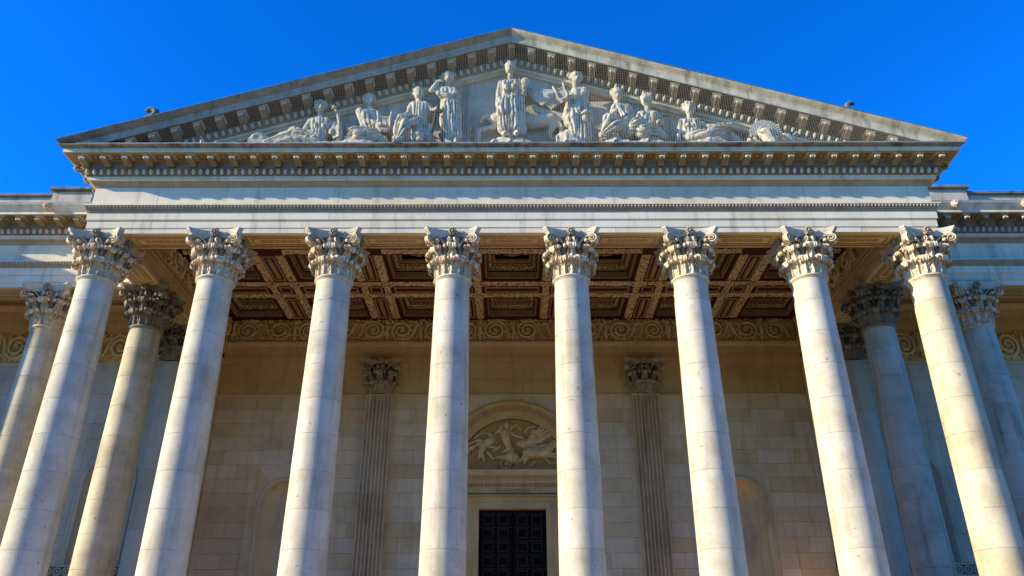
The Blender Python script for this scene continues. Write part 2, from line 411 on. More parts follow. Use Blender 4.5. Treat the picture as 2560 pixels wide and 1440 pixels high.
def build_capital(at, mat, parent, faces=(0,1,2,3)):
    """capital with its foot at 'at'; the returned object carries leaves, volutes and rosettes as sub-parts"""
    x, y, z = at
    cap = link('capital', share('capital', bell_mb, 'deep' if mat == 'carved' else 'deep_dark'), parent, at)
    link('abacus', share('abacus', abacus_mb, 'abacus' if mat == 'carved' else mat), cap, at)
    for q in range(8):
        a0 = 22.5+45*q; a1 = 45*q
        for nm, ang, key, fn in (('leaf', a0, 'lower_leaf', lambda: leaf_mb(.42,.185,.082,.025,4,.92)), ('leaf', a1, 'upper_leaf', lambda: leaf_mb(.80,.185,.088,.055,4,.92))):
            front = math.sin(R(ang))        # skip what faces straight away into the wall
            if 0 not in faces and front > .5: continue
            if len(faces) == 3 and front > .45: continue
            link(nm, share(key, fn, mat), cap, at, rz=R(ang))
    for q in range(4):
        if len(faces) == 3 and q == 2: continue
        rz = q*math.pi/2
        link('volute', share('volute', vol_r, mat), cap, at, rz=rz)
        link('volute', share('volute_mirrored', lambda: mirx(vol_r()), mat), cap, at, rz=rz)
        link('helix', share('helix', hel_r, mat), cap, at, rz=rz)
        link('helix', share('helix_mirrored', lambda: mirx(hel_r()), mat), cap, at, rz=rz)
        link('rosette', share('rosette', rosette_mb, 'flower' if mat == 'carved' else mat), cap, at, rz=rz)
        if not (len(faces) == 3 and q in (1,2)):
            link('leaf', share('corner_leaf', lambda: leaf_mb(1.0,.11,.075,.085, 3, .85), mat), cap, at, rz=R(45)+rz+math.pi)
    return cap
def column(X, Y, shaft, capm, label, group):
    c = thing('column', (X,Y,ZB), label, 'column', group)
    at = Vector((X,Y,ZB))
    link('base', share('column_base', base_mb, shaft), c, at)
    for i, dm in enumerate(drum_me):
        link('drum', share('drum_%d' % i, lambda dm=dm: dm, shaft, 14), c, at + Vector((0,0,JZ[i])), rz=0)
    link('astragal', share('astragal', astragal_mb, capm if shaft != 'shaft' else 'shaft_warm'), c, at)
    build_capital(at + Vector((0,0,CZ)), capm, c)
    return c
ordn = ['leftmost of the eight tall front columns, beside the left wing', 'second of the eight front columns from the left, standing before the left coffers',
        'third of the eight front columns from the left, hiding half the left blind arch', 'fourth front column from the left, just left of the dark bronze door',
        'fifth front column from the left, just right of the dark bronze door', 'sixth front column from the left, right of the right fluted pilaster',
        'seventh front column from the left, right of the right blind arch', 'rightmost of the eight front columns, brightly sunlit with stained flank']
for i in range(8):
    column(-XC + S*i, 0, 'shaft' if i < 5 else 'shaft_warm' if i == 7 else 'shaft', 'carved', ordn[i], 'front columns of the portico')
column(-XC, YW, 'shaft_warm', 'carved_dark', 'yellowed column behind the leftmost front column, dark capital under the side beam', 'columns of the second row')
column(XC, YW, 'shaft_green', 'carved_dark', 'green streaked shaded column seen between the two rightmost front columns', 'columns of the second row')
column(-15.62, YW, 'shaft_warm', 'carved', 'left wing column at the left edge of the view, half blue shade', 'columns of the wings')
column(15.62, YW, 'shaft_green', 'carved', 'right wing column in deep blue shade at the right edge', 'columns of the wings')
# ---------------------------------------------------------------- entablature of the portico and of the wings
def path_portico(p): return [(-(XC+p), YW-p), (-(XC+p), -p), (XC+p, -p), (XC+p, YW-p)]
def path_wing(s): return lambda p: [(s*31.0, YW-p), (s*(XC+p), YW-p)]
def box_prof(p0, p1, z0, z1): return [(p0,z0),(p1,z0),(p1,z1),(p0,z1)]
MOULD = [  # name, material, closed profile
    ('lower_fascia', 'entab', [(-.46,13.88),(.463,13.88),(.463,14.045),(-.46,14.045)]),
    ('middle_fascia', 'entab', [(-.45,14.045),(.475,14.045),(.490,14.06),(.490,14.30),(-.45,14.30)]),
    ('upper_fascia', 'entab', [(-.45,14.30),(.505,14.30),(.530,14.325),(.530,14.575),(-.45,14.575)]),
    ('leaf_moulding', 'bed_light', [(-.4,14.575),(.548,14.575),(.556,14.60),(.546,14.615),(.556,14.64),(.585,14.665),(.612,14.715),(.655,14.76),(-.4,14.76)]),
    ('taenia', 'entab', [(-.4,14.76),(.668,14.76),(.668,14.80),(.505,14.815),(-.4,14.815)]),
    ('frieze', 'entab', [(-.4,14.815),(.500,14.815),(.500,15.49),(-.4,15.49)]),
    ('bed_moulding', 'bed_light', [(-.4,15.49),(.515,15.49),(.530,15.505),(.530,15.53),(.545,15.56),(.58,15.60),(.625,15.62),(.64,15.645),(-.4,15.645)]),
    ('dentil_band', 'entab', [(-.4,15.645),(.720,15.645),(.720,15.765),(-.4,15.765)]),
    ('egg_bed', 'bed', [(-.4,15.765),(.735,15.765),(.735,15.785),(.765,15.81),(.80,15.86),(.825,15.93),(.86,15.94),(.86,15.965),(-.4,15.965)]),
    ('modillion_band', 'bed_light', [(-.4,15.965),(.800,15.965),(.800,16.215),(.83,16.225),(.85,16.255),(-.4,16.255)]),
    ('corona', 'entab', [(-.4,16.255),(1.318,16.255),(1.318,16.385),(1.300,16.385),(-.4,16.385)]),
]
ent = thing('portico_entablature', (0,0,ZS), 'long pale stone entablature across the eight front columns under the pediment', 'entablature')
def mouldings(parent, path, names=None):
    for n, mt, pr in MOULD:
        obj(n, profile_sweep(pr, path), M[mt], parent, smooth=25)
def block_cuts(lo, hi, a, b):
    c = [-XC-2.0]; x = -XC + random.uniform(.6, 1.6)
    while x < XC-.6: c.append(x); x += random.uniform(lo, hi)
    return c
for n, mt, pr in MOULD:
    if n in ('frieze','lower_fascia','middle_fascia','upper_fascia','corona','dentil_band'):
        cuts = block_cuts(1.9, 3.6, 0, 0)[1:]; ends = [None] + cuts + [None]
        for i in range(len(ends)-1):
            a, c = ends[i], ends[i+1]; dy = random.uniform(-.0025, .0025); g_ = .003
            def pth(p, a=a, c=c, dy=dy):
                L1 = [(-(XC+p), YW-p), (-(XC+p), -p-dy)] if a is None else [(a+g_, -p-dy)]
                L2 = [(XC+p, -p-dy), (XC+p, YW-p)] if c is None else [(c-g_, -p-dy)]
                return L1 + L2
            obj(n+'_block', profile_sweep(pr, pth), M[mt], ent, smooth=25)
    else: obj(n, profile_sweep(pr, path_portico), M[mt], ent, smooth=25)
b = profile_sweep([(-.4,16.385),(1.335,16.385),(1.36,16.40),(1.41,16.415),(1.465,16.425),(1.470,16.455),(-.4,16.50)], lambda p: [(-(XC+p), -p), (XC+p, -p)])
obj('cornice_shelf', b, M['shelf'], ent)
# front ledge of the shelf: a sheet of lead in unequal lengths
x = -13.2
while x < 13.2:
    w = random.uniform(1.1, 2.1); b = MB(); b.box(x, min(x+w-.012, 13.3), -1.474, -.9, 16.455+random.uniform(0,.006), 16.478); obj('lead_sheet', b, M['lead'], ent); x += w
# gutter moulding on the two side returns
for s in (-1,1):
    b = profile_sweep([(.9,16.385),(1.335,16.385),(1.35,16.43),(1.40,16.48),(1.47,16.53),(1.50,16.57),(1.512,16.60),(.9,16.62)], lambda p: [(s*(XC+p), YW-p), (s*(XC+p), -p+.02*0)])
    obj('side_gutter', b, M['rake_dark'], ent)
def egg_mb():
    m = MB(); m.ell((0,-.012,0), .060,.060,.100, 8, 6)
    ring = [(.086*math.cos(R(a)), .010, .122*math.sin(R(a))) for a in range(-215, 36, 25)]
    m.tube(ring, .013, 4, 1)
    m.add([(.094,-.02,.08),(.118,-.02,.08),(.106,-.045,.08),(.106,.02,-.10)], [(0,1,2),(0,2,3),(1,3,2),(0,3,1)], 1)
    return m
def modillion_mb():
    """scroll bracket: block under the soffit, back at y=0, front at y=-.40, top z=0"""
    m = MB(); prof = []
    for t in range(0, 13):
        y = -.38*t/12; z = -.235 + .10*(t/12) - .030*math.sin(t/12*2*math.pi)
        prof.append((y, z))
    prof += [(-.40,-.165+.02)]
    rings = []
    for x in (-.10, .10):
        rings.append([(x, y, z) for y, z in prof] + [(x,-.40,-.03),(x,0,-.03)])
    m.loft(rings, mi=1)
    m.box(-.135,.135,-.44,.0,-.04,.0)                 # cap
    for x in (-.104, .104):                            # side scrolls
        pts = [(x, -.31+.052*(1-t*.8)*math.cos(t*9), -.10+.052*(1-t*.8)*math.sin(t*9)) for t in [i/14 for i in range(15)]]
        m.tube(pts, .011, 4, 1)
        pts = [(x, -.09+.062*(1-t*.8)*math.cos(3-t*9), -.16+.062*(1-t*.8)*math.sin(3-t*9)) for t in [i/14 for i in range(15)]]
        m.tube(pts, .012, 4, 1)
    for k in range(5):                                 # acanthus leaf under the bracket with a curled tip
        u = (k-2)*.034
        m.tube([(u*.8,-.03,-.245),(u,-.14,-.245),(u,-.26,-.205),(u*.95,-.37,-.185),(u*.8,-.425,-.165)], [.02,.024,.024,.024,.016], 4, 1)
    for q in range(3): m.ell(((q-1)*.055,-.425,-.150+.012*(q==1)), .045,.05,.042, 8, 5)
    for k in range(4): m.box(-.075+.042*k,-.053+.042*k,-.415,-.40,-.135,-.04)
    return m
def coffer_mb():
    """sunk panel with flower in the soffit; top plane z=0 is the soffit, centred"""
    m = MB(); w, d = .150, .165
    v = [(-w,-d,0),(w,-d,0),(w,d,0),(-w,d,0)]
    m.add([(x*1.0,y,-.012) for x,y,z in v]+[(x*.84,y*.84,-.012) for x,y,z in v]+[(x*.84,y*.84,.0) for x,y,z in v]+[(x,y,0) for x,y,z in v],
          [(k,(k+1)%4,4+(k+1)%4,4+k) for k in range(4)]+[(4+k,4+(k+1)%4,8+(k+1)%4,8+k) for k in range(4)]+[(k,12+k,12+(k+1)%4,(k+1)%4) for k in range(4)])
    for q in range(6):
        a = q*math.pi/3; m.ell((.04*math.cos(a), .045*math.sin(a), -.012), .026,.03,.016, 6, 4)
    m.ell((0,0,-.022), .02,.02,.016, 6, 4)
    return m
def sunk_mb():
    m = MB(); m.box(-.126,.126,-.139,.139,-.004,-.001); return m
EGG = {'bed': mesh_of('egg', egg_mb(), [M['moulding_light'], M['bed']])}
MOD = {k: mesh_of('modillion', modillion_mb(), [M[k], M['bracket']]) for k in ('carved',)}  # caps and curls given a lit pale tone, bodies a browner one
COF = mesh_of('soffit_panel', coffer_mb(), M['soffit_dark'])
SNK = mesh_of('panel_ground', sunk_mb(), M['red'] if False else M['gilt_dark'])
def corona_soffit(parent, path, name='corona_soffit'):
    obj(name, profile_sweep([(.845,16.2515),(1.285,16.2515),(1.285,16.2556),(.845,16.2556)], path), M['soffit_dark'], parent, smooth=0)  # shade of the modillion hollows deepened in this underside's colour
corona_soffit(ent, path_portico)
EY, EZ, ETILT = -.800, 15.873, R(24)
def eggs_run(parent, x0, x1, n, yoff=0.0, slope=0.0, z0=EZ, mat='bed', proj=.800):
    for i in range(n):
        x = x0 + (x1-x0)*(i+.5)/n
        link('egg', EGG[mat], parent, (x, yoff - proj, z0 - slope*abs(x)), rot=(ETILT, math.atan(slope)*(1 if x > 0 else -1), 0))
def eggs_side(parent, s, y0, y1, n):
    for i in range(n):
        y = y0 + (y1-y0)*(i+.5)/n
        o = link('egg', EGG['bed'], parent, (s*(XC+.800), y, EZ)); o.rotation_euler = Matrix.Rotation(s*math.pi/2,3,'Z').to_3x3().to_euler() if False else (Matrix.Rotation(s*math.pi/2,3,'Z') @ Matrix.Rotation(ETILT,3,'X')).to_euler()
eggs_run(ent, -(XC+.82), XC+.82, 121)
eggs_side(ent, -1, 2.6, -.75, 15); eggs_side(ent, 1, 2.6, -.75, 15)
MS = 26.144/40
MX = [-13.072 + MS*i for i in range(41)]
for x in MX: link('modillion', MOD['carved'], ent, (x, -.795, 16.257))
for i in range(40): 
    c = link('soffit_panel', COF, ent, (MX[i]+MS/2, -1.06, 16.2505)); link('panel_ground', SNK, c, (MX[i]+MS/2, -1.06, 16.2515))
for s in (-1,1):
    for k in range(5):
        y = -.62 + MS*k*.95
        o = link('modillion', MOD['carved'], ent, (s*(XC+.795), y, 16.257), rz=s*math.pi/2)
# fine ornament of the leaf moulding: joined, too small to pick apart
def darts(x0, x1, step, y, z, h, w=.5, slope=0, axis='x'):
    m = MB(); n = int(abs(x1-x0)/step)
    for i in range(n):
        x = x0 + (x1-x0)*(i+.5)/n; a = step*w*.5
        P = [(x-a, y-.0, z+h), (x+a, y-.0, z+h), (x, y+h*.45, z), (x, y-.028, z+h*.75)]
        if slope: P = [(p[0], p[1], p[2]-slope*abs(p[0])) for p in P]
        if axis == 'y': P = [(p[1], p[0], p[2]) for p in P]
        m.add(P, [(0,2,3),(3,2,1),(0,3,1)])
    return m
def beads(x0, x1, step, y, z, r):
    m = MB(); n = int(abs(x1-x0)/step)
    for i in range(n):
        x = x0 + (x1-x0)*(i+.5)/n; a = step*.34
        m.add([(x-a,y,z),(x+a,y,z),(x,y-r,z),(x,y,z+r),(x,y,z-r)], [(0,2,3),(2,1,3),(0,4,2),(2,4,1)])
    return m
obj('leaf_and_dart', darts(-12.95, 12.95, .105, -.640, 14.640, .115, .6), M['ornament'], ent, smooth=0, kind='stuff')
obj('bead_row', beads(-12.85, 12.85, .062, -.556, 14.602, .020), M['ornament'], ent, smooth=0, kind='stuff')
obj('bead_row', beads(-13.0, 13.0, .075, -.735, 15.778, .020), M['ornament'], ent, smooth=0, kind='stuff')
# panels on the underside of the architrave between the columns
def guilloche_panel(L_, W_, n, axis='x'):
    """raised frame with a row of rings on a soffit, centred on 0, underside z=0"""
    m = MB()
    def fr(l, w, t, h):
        m.box(-l,l,-w,-w+t,-h*2.2,.002); m.box(-l,l,w-t,w,-h*2.2,.002); m.box(-l,-l+t,-w+t,w-t,-h*2.2,.002); m.box(l-t,l,-w+t,w-t,-h*2.2,.002)
    fr(L_, W_, .028, .022); fr(L_-.16, W_-.11, .022, .016)
    for i in range(n):
        x = (i-(n-1)/2)*.205
        ring = [(x+.078*math.cos(R(a)), .070*math.sin(R(a)), -.010) for a in range(0,361,30)]
        m.tube(ring, .022, 5, caps=False); m.ell((x,0,-.008), .03,.03,.016, 6, 4)
        if i < n-1: m.tube([(x+.06,.06,-.008),(x+.10,.02,-.02),(x+.145,-.06,-.008)], .014, 4)
    m.tube([(-n*.1025-.05,0,0),(-n*.1025+.0,.075,-.01),(-n*.1025+.04,.085,-.01)], .014, 4)
    if axis == 'y': m.v = [(y,x,z) for x,y,z in m.v]
    return m
GPX = mesh_of('soffit_frame', guilloche_panel(1.0,.31,6), M['soffit_trim'])
GPY = mesh_of('soffit_frame', guilloche_panel(.92,.31,6,'y'), M['soffit_trim'])
# the soffit itself is brown with weather: a thin board just below the lowest fascia
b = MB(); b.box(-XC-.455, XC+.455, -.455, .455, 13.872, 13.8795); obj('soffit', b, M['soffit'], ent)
for i in range(7): link('soffit_frame', GPX, ent, (-XC+S*(i+.5), 0, 13.872))

# ---- side beams running back from the outermost columns
for s, side in ((-1,'left'), (1,'right')):
    bm_ = thing('side_beam', (s*XC, YW, ZS), f'stone beam with carved frieze running back from the {"leftmost" if s<0 else "rightmost"} front column', 'beam')
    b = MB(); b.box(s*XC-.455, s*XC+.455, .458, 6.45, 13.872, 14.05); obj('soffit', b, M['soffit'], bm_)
    for y in (YW*.5, YW+1.62): link('soffit_frame', GPY, bm_, (s*XC, y, 13.872))
    xi = s*(XC-.46)                 # inner face, towards the coffered ceiling
    for n, a, z0, z1 in (('lower_fascia',.0,14.05,14.12),('middle_fascia',.02,14.12,14.30),('upper_fascia',.045,14.30,14.52)):
        b = MB(); b.box(xi-s*a, s*XC, .5, 9.5, z0, z1); obj(n, b, M['inner'], bm_)
    b = MB(); b.box(xi-s*.10, s*XC, .5, 9.45, 14.66, 14.70); b.box(xi-s*.06, s*XC, .5, 9.45, 14.52, 14.66); obj('taenia', b, M['inner'], bm_)
    b = darts(.6, 9.4, .105, 0, 14.545, .105, .8, axis='y'); b.v = [(xi-s*(.07) + s*(x*1.0)*(1 if s>0 else 1)*.0 + (-s)*abs(x)*.5, y, z) for x,y,z in b.v]; obj('leaf_and_dart', b, M['gilt'], bm_, smooth=0, kind='stuff')
    b = MB(); b.box(xi+s*.01, s*XC, .5, 9.5, 14.70, 15.60); obj('frieze', b, M['inner'], bm_)
# ---- wings
for s, side in ((-1,'left'), (1,'right')):
    we = thing('wing_entablature', (s*22, YW, ZS), f'stone entablature and parapet of the {side} wing, ' + ('pale, with one lion head' if s<0 else 'in blue shade beside the portico'), 'entablature')
    mouldings(we, path_wing(s)); corona_soffit(we, path_wing(s))
    b = profile_sweep([(.2,16.385),(1.335,16.385),(1.35,16.41),(1.385,16.45),(1.45,16.52),(1.49,16.57),(1.495,16.60),(.2,16.60)], path_wing(s)); obj('cyma', b, M['entab'], we)
    b = profile_sweep([(.2,16.60),(1.50,16.60),(1.505,16.625),(.2,16.66)], path_wing(s)); obj('lead_flashing', b, M['lead'], we)
    xs = [s*(XC+.82 + .2205*(i+.5)) for i in range(22)]
    for x in xs: link('egg', EGG['bed'], we, (x, YW-.800, EZ), rot=(ETILT,0,0))
    for i in range(8):
        x = s*(XC + 1.05 + .657*(i+.45)); link('modillion', MOD['carved'], we, (x, YW-.795, 16.257))
        c = link('soffit_panel', COF, we, (x-s*.328, YW-1.06, 16.2505)); link('panel_ground', SNK, c, (x-s*.328, YW-1.06, 16.2515))
    obj('leaf_and_dart', darts(s*12.98, s*19, .105, YW-.640, 14.640, .115, .75), M['ornament'], we, smooth=0, kind='stuff')
    # lion head spouts
    for x in ((-15.92,) if s < 0 else (15.2, 17.6)):
        m = MB(); c = Vector((x, YW-1.46, 16.49))
        m.ell(c, .13,.12,.13, 12, 8); m.ell(c+Vector((0,-.10,-.03)), .065,.07,.05, 8, 6)
        for k in range(11):
            a = 2*math.pi*k/11; m.ell(c+Vector((.11*math.cos(a),-.02,.11*math.sin(a))), .045,.06,.045, 6, 4)
        for e in (-1,1): m.ell(c+Vector((e*.05,-.11,.04)), .022,.02,.016, 6, 4); m.ell(c+Vector((e*.085,-.05,.10)), .03,.03,.035, 6, 4)
        m.ell(c+Vector((0,-.13,-.085)), .05,.04,.02, 6, 4)
        obj('lion_head', m, M['carved'], we)
    # parapet: recessed blocking course with a raised block
    yp = YW-.75
    b = MB(); b.box(s*13.3, s*31, yp, yp+.8, 16.6, 17.34); obj('parapet', b, M['tymp'], we)
    b = MB(); b.box(s*13.3, s*31, yp-.10, yp+.9, 17.34, 17.44); b.box(s*13.3, s*31, yp-.05, yp+.85, 17.30, 17.34); obj('coping', b, M['rake_dark'], we)
    xa, xb = (14.75, 16.15) if s < 0 else (14.55, 16.0)
    b = MB(); b.box(s*xa, s*xb, yp-.28, yp+.8, 16.6, 17.40); obj('raised_block', b, M['tymp'], we)
    b = MB(); b.box(s*(xa-.1), s*(xb+.1), yp-.40, yp+.9, 17.40, 17.50); b.box(s*(xa-.05), s*(xb+.05), yp-.34, yp+.88, 17.35, 17.40); obj('block_coping', b, M['rake_dark'], we)
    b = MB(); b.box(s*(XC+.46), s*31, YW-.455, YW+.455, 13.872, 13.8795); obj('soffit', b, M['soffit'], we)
    link('soffit_frame', GPX, we, (s*(13.97), YW, 13.872)); link('soffit_frame', GPX, we, (s*(17.4), YW, 13.872))

# ---------------------------------------------------------------- pediment
SL = .326; ZA = 21.112
ped = thing('pediment', (0,0,16.5), 'great triangular pediment with raking cornices over the front columns', 'pediment')
def rake(name, prof, mat, xend=None, smooth=25):
    """prof: closed [(p, h)], h measured straight down from the apex line; ends where it meets the shelf or the tip"""
    for s in (-1,1):
        rings = []
        for k in range(0, 2):
            ring = []
            for p, h in prof:
                xe = min(XC+p, (ZA-h-16.478)/SL + 0.0) if xend is None else min(xend, (ZA-h-16.478)/SL)
                xe = max(xe, .1)
                x = 0 if k == 0 else xe
                ring.append((s*x, -p, ZA-h-SL*x))
            rings.append(ring)
        m = MB(); m.loft(rings); obj(name, m, M[('rake_light' if mat == 'rake_dark' or (mat == 'entab' and 'band' not in name) else mat) if s > 0 else ('rake_mid' if mat == 'entab' and 'band' not in name else mat)], ped, smooth=smooth)  # left fillet and corona stained darker, right takes the sunlit tone
CY = [(.2,.0),(1.512,.0),(1.512,.03),(1.495,.06),(1.44,.11),(1.37,.15),(1.345,.17),(1.335,.185),(.2,.185)]
for s_ in (-1,1):
    x = 0
    while x < 13.6:
        x2 = min(x + random.uniform(1.5, 2.6), 13.9); x2 = 13.9 if x2 > 13.0 else x2; off = random.uniform(-.006, .006)
        rings = []
        for k, xx in enumerate((x + (.004 if x else 0), x2-.004)):
            rings.append([(s_*min(xx, XC+p, (ZA-h-16.478)/SL), -p-off, ZA-h-SL*min(xx, XC+p, (ZA-h-16.478)/SL)+off) for p, h in CY])
        m = MB(); m.loft(rings); obj('coping_stone', m, M['rake_dark' if s_ < 0 else 'rake_light'], ped, smooth=25); x = x2  # shaded left and sunlit right copings carry that contrast in their colour
rake('raking_top_edge', [(.2,-.012),(1.52,-.012),(1.52,.022),(.2,.022)], 'rake_edge')
rake('raking_fillet', [(.2,.185),(1.330,.185),(1.330,.225),(1.322,.235),(.2,.235)], 'entab')
rake('raking_corona', [(.2,.235),(1.318,.235),(1.318,.43),(.2,.43)], 'entab')
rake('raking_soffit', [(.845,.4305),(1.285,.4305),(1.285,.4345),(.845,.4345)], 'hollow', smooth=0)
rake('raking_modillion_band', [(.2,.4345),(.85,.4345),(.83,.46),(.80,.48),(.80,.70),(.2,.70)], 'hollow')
rake('raking_egg_bed', [(.2,.70),(.86,.70),(.86,.725),(.83,.735),(.80,.80),(.765,.86),(.735,.895),(.735,.92),(.2,.92)], 'bed')
rake('raking_band', [(.2,.92),(.70,.92),(.70,1.02),(.62,1.05),(.60,1.10),(.2,1.10)], 'entab')
# tympanum built of slabs, each with its own edge
slabs_z = [16.45, 17.25, 18.05, 18.85, 19.65, 20.4]
for j in range(5):
    z0, z1 = slabs_z[j], slabs_z[j+1]-.008
    xe0, xe1 = (ZA-.9-z0)/SL, max(0.05,(ZA-.9-z1)/SL); n = max(2, int(xe0/1.2)); off = .35 if j % 2 else 0
    cuts = [-xe0] + [c for c in [(-xe0 + 2*xe0*(k+off)/n) for k in range(1, n)]] + [xe0]
    for k in range(len(cuts)-1):
        a, c = cuts[k]+.004, cuts[k+1]-.004
        if max(a, -xe1) >= min(c, xe1) and not (a < -xe1 or c > xe1): continue
        ta, tc = max(a, -xe1), min(c, xe1)
        pts = [(a,z0),(c,z0)]
        if c > xe1: pts += ([(tc,z1)] if tc > ta else [(c, ZA-.9-SL*abs(c))])
        else: pts += [(c,z1)]
        if tc > ta: pts += [(ta,z1)] if a < -xe1 or True else []
        ptsu = []
        for q in pts:
            if q not in ptsu: ptsu.append(q)
        yj = -.500 + random.uniform(-.004,.004)
        m = MB(); m.loft([[(x, yj, z) for x, z in ptsu], [(x, .1, z) for x, z in ptsu]]); obj('tympanum_slab', m, M['tymp'], ped)
m = MB(); m.add([(-12.9,-.46,16.4),(12.9,-.46,16.4),(0,-.46,20.6),(-12.9,.3,16.4),(12.9,.3,16.4),(0,.3,20.6)], [(0,1,2),(3,5,4),(0,3,4,1),(1,4,5,2),(2,5,3,0)]); obj('tympanum_backing', m, M['joint'], ped)
m = MB(); m.add([(-13.0,.05,16.75),(13.0,.05,16.75),(0,.05,ZA-.02),(-13.0,14,16.75),(13.0,14,16.75),(0,14,ZA-.02)], [(0,1,2),(3,5,4),(0,3,4,1),(1,4,5,2),(2,5,3,0)]); obj('roof', m, M['lead'], ped)
# raking modillions: plumb brackets with slanting caps
for s in (-1,1):
    m = modillion_mb()
    m.v = [(x, y, z - s*SL*x) for x, y, z in m.v]; me = mesh_of('modillion', m, [M['moulding_light'], M['bracket']])
    n = coffer_mb(); n.v = [(x, y, z - s*SL*x) for x, y, z in n.v]; mc = mesh_of('soffit_panel', n, M['hollow'])
    n = sunk_mb(); n.v = [(x, y, z - s*SL*x) for x, y, z in n.v]; mk = mesh_of('panel_ground', n, M['gilt_dark'])
    for i in range(41):
        x = MX[i]
        if (s > 0) != (x > .01) or abs(x) < .01: continue
        z = ZA-.43-SL*abs(x)
        if z < 16.72: continue
        link('modillion', me, ped, (x, -.795, z+.002))
link('modillion', MOD['carved'], ped, (0, -.795, ZA-.43-.0))
for s in (-1,1):
    n = 52
    for i in range(n):
        x = s*(.12+.219*i); z = ZA-.80-SL*abs(x)
        if z < 16.6: continue
        link('egg', EGG['bed'], ped, (x, -.800, z), rot=(Matrix.Rotation(s*math.atan(SL),3,'Y') @ Matrix.Rotation(ETILT,3,'X')).to_euler())
m = beads(.1, 12.2, .075, -.735, 0, .018); m.v = [(x,y,z+ZA-.912-SL*x) for x,y,z in m.v]; m2 = mirx(m); m.join(m2); obj('bead_row', m, M['entab'], ped, smooth=0, kind='stuff')
# ---------------------------------------------------------------- carved strips
def floral_strip(L_, W_, seed, depth=.11, nx=None):
    """a bar on the ceiling running along Y (centred), underside covered with deep carved leaves and fruit; z=0 is its underside level"""
    nx = 9; ny = max(10, int(L_/.042)); top = []
    for j in range(ny+1):
        row = []
        for i in range(nx+1):
            u = i/nx*2-1; x = u*W_/2; y = -L_/2 + L_*j/ny
            p = Vector((x*9+seed*7.1, y*7, seed*3.3))
            h = noise.noise(p)*.55 + noise.noise(p*2.1)*.45 + .35*math.sin(y*11+seed)*math.cos(x*12)
            e = (1-abs(u)**5)
            ww = 1 + .12*noise.noise(Vector((u*2, y*6, seed)))
            row.append((x*ww, y, -(.03+max(-.03, depth*h))*e))
        top.append(row)
    m = MB(); rings = [r + [(W_*.45,r[0][1],.06),(-W_*.45,r[0][1],.06)] for r in top]
    return m.loft(rings)
def boss_mb(r=.17):
    m = MB(); m.lathe([(.02,-.075),(r*.55,-.075),(r*.7,-.05),(r*.85,-.07),(r,-.045),(r,.05),(.02,.05)], 14)
    for q in range(9):
        a = 2*math.pi*q/9; m.ell((r*.6*math.cos(a), r*.6*math.sin(a), -.07), .045,.045,.03, 6, 4)
    m.ell((0,0,-.08), .05,.05,.04, 6, 4)
    for q in range(4):
        a = math.pi/4+q*math.pi/2; m.ell((r*1.2*math.cos(a), r*1.2*math.sin(a), -.03), .07,.06,.045, 6, 4)
    return m
def frame_strips(l, w, t, h, bead=True):
    """long sunk panel: moulded frame with beads and a carved centre, on the ceiling; centred, l along Y"""
    m = MB(); a, b = w/2, l/2
    m.box(-a,-a+t,-b,b,-h,.03); m.box(a-t,a,-b,b,-h,.03); m.box(-a+t,a-t,-b,-b+t,-h,.03); m.box(-a+t,a-t,b-t,b,-h,.03)
    if bead:
        n = int((w-2*t)/.05)
        for i in range(n):
            x = -a+t+(w-2*t)*(i+.5)/n
            for y in (-b+t*.5, b-t*.5): m.box(x-.016,x+.016,y-t*.35,y+t*.35,-h-.016,-h)
        n = int(l/.07)
        for i in range(n):
            y = -b+l*(i+.5)/n
            for x in (-a+t*.5, a-t*.5): m.box(x-t*.35,x+t*.35,y-.02,y+.02,-h-.014,-h)
    return m
def ladder(l, w):
    m = MB(); n = int(l/.06)
    for i in range(n):
        y = -l/2 + l*(i+.5)/n; m.box(-w/2,w/2,y-.018,y+.018,-.03,.01)
    m.box(-w*.2,w*.2,-l/2,l/2,-.042,.01)
    return m
CEIL = 15.60
ceil = thing('portico_ceiling', (0,6.5,CEIL), 'oxblood and tan coffered ceiling behind the front columns', 'ceiling')
rowsY = [(3.96,5.96),(7.46,9.36)]
def rot90(m): m.v = [(y,-x,z) for x,y,z in m.v]; return m
ST = {}
def strip(key, fn, mat):
    if key not in ST: ST[key] = mesh_of(key, fn(), M[mat])
    return ST[key]
# red ground between the coffers
def gr(x0,x1,y0,y1): b = MB(); b.box(x0,x1,y0,y1,CEIL,CEIL+.10); obj('red_ground', b, M['red'], ceil, smooth=0)
gr(-11.86,11.86,.4,3.92)
for y0, y1 in ((6.0,7.42),(9.40,9.62)): gr(-11.86,11.86,y0,y1)
for k in range(8):
    xc = (k-3.5)*S
    for (y0,y1) in ((3.92,6.0),(7.42,9.40)):
        gr(max(xc-.72,-11.86), min(xc+.72,11.86), y0+.003, y1-.003)
b = MB(); b.box(-11.9,11.9,.3,9.7,16.62,16.7); obj('roof_slab', b, M['gilt_dark'], ceil)
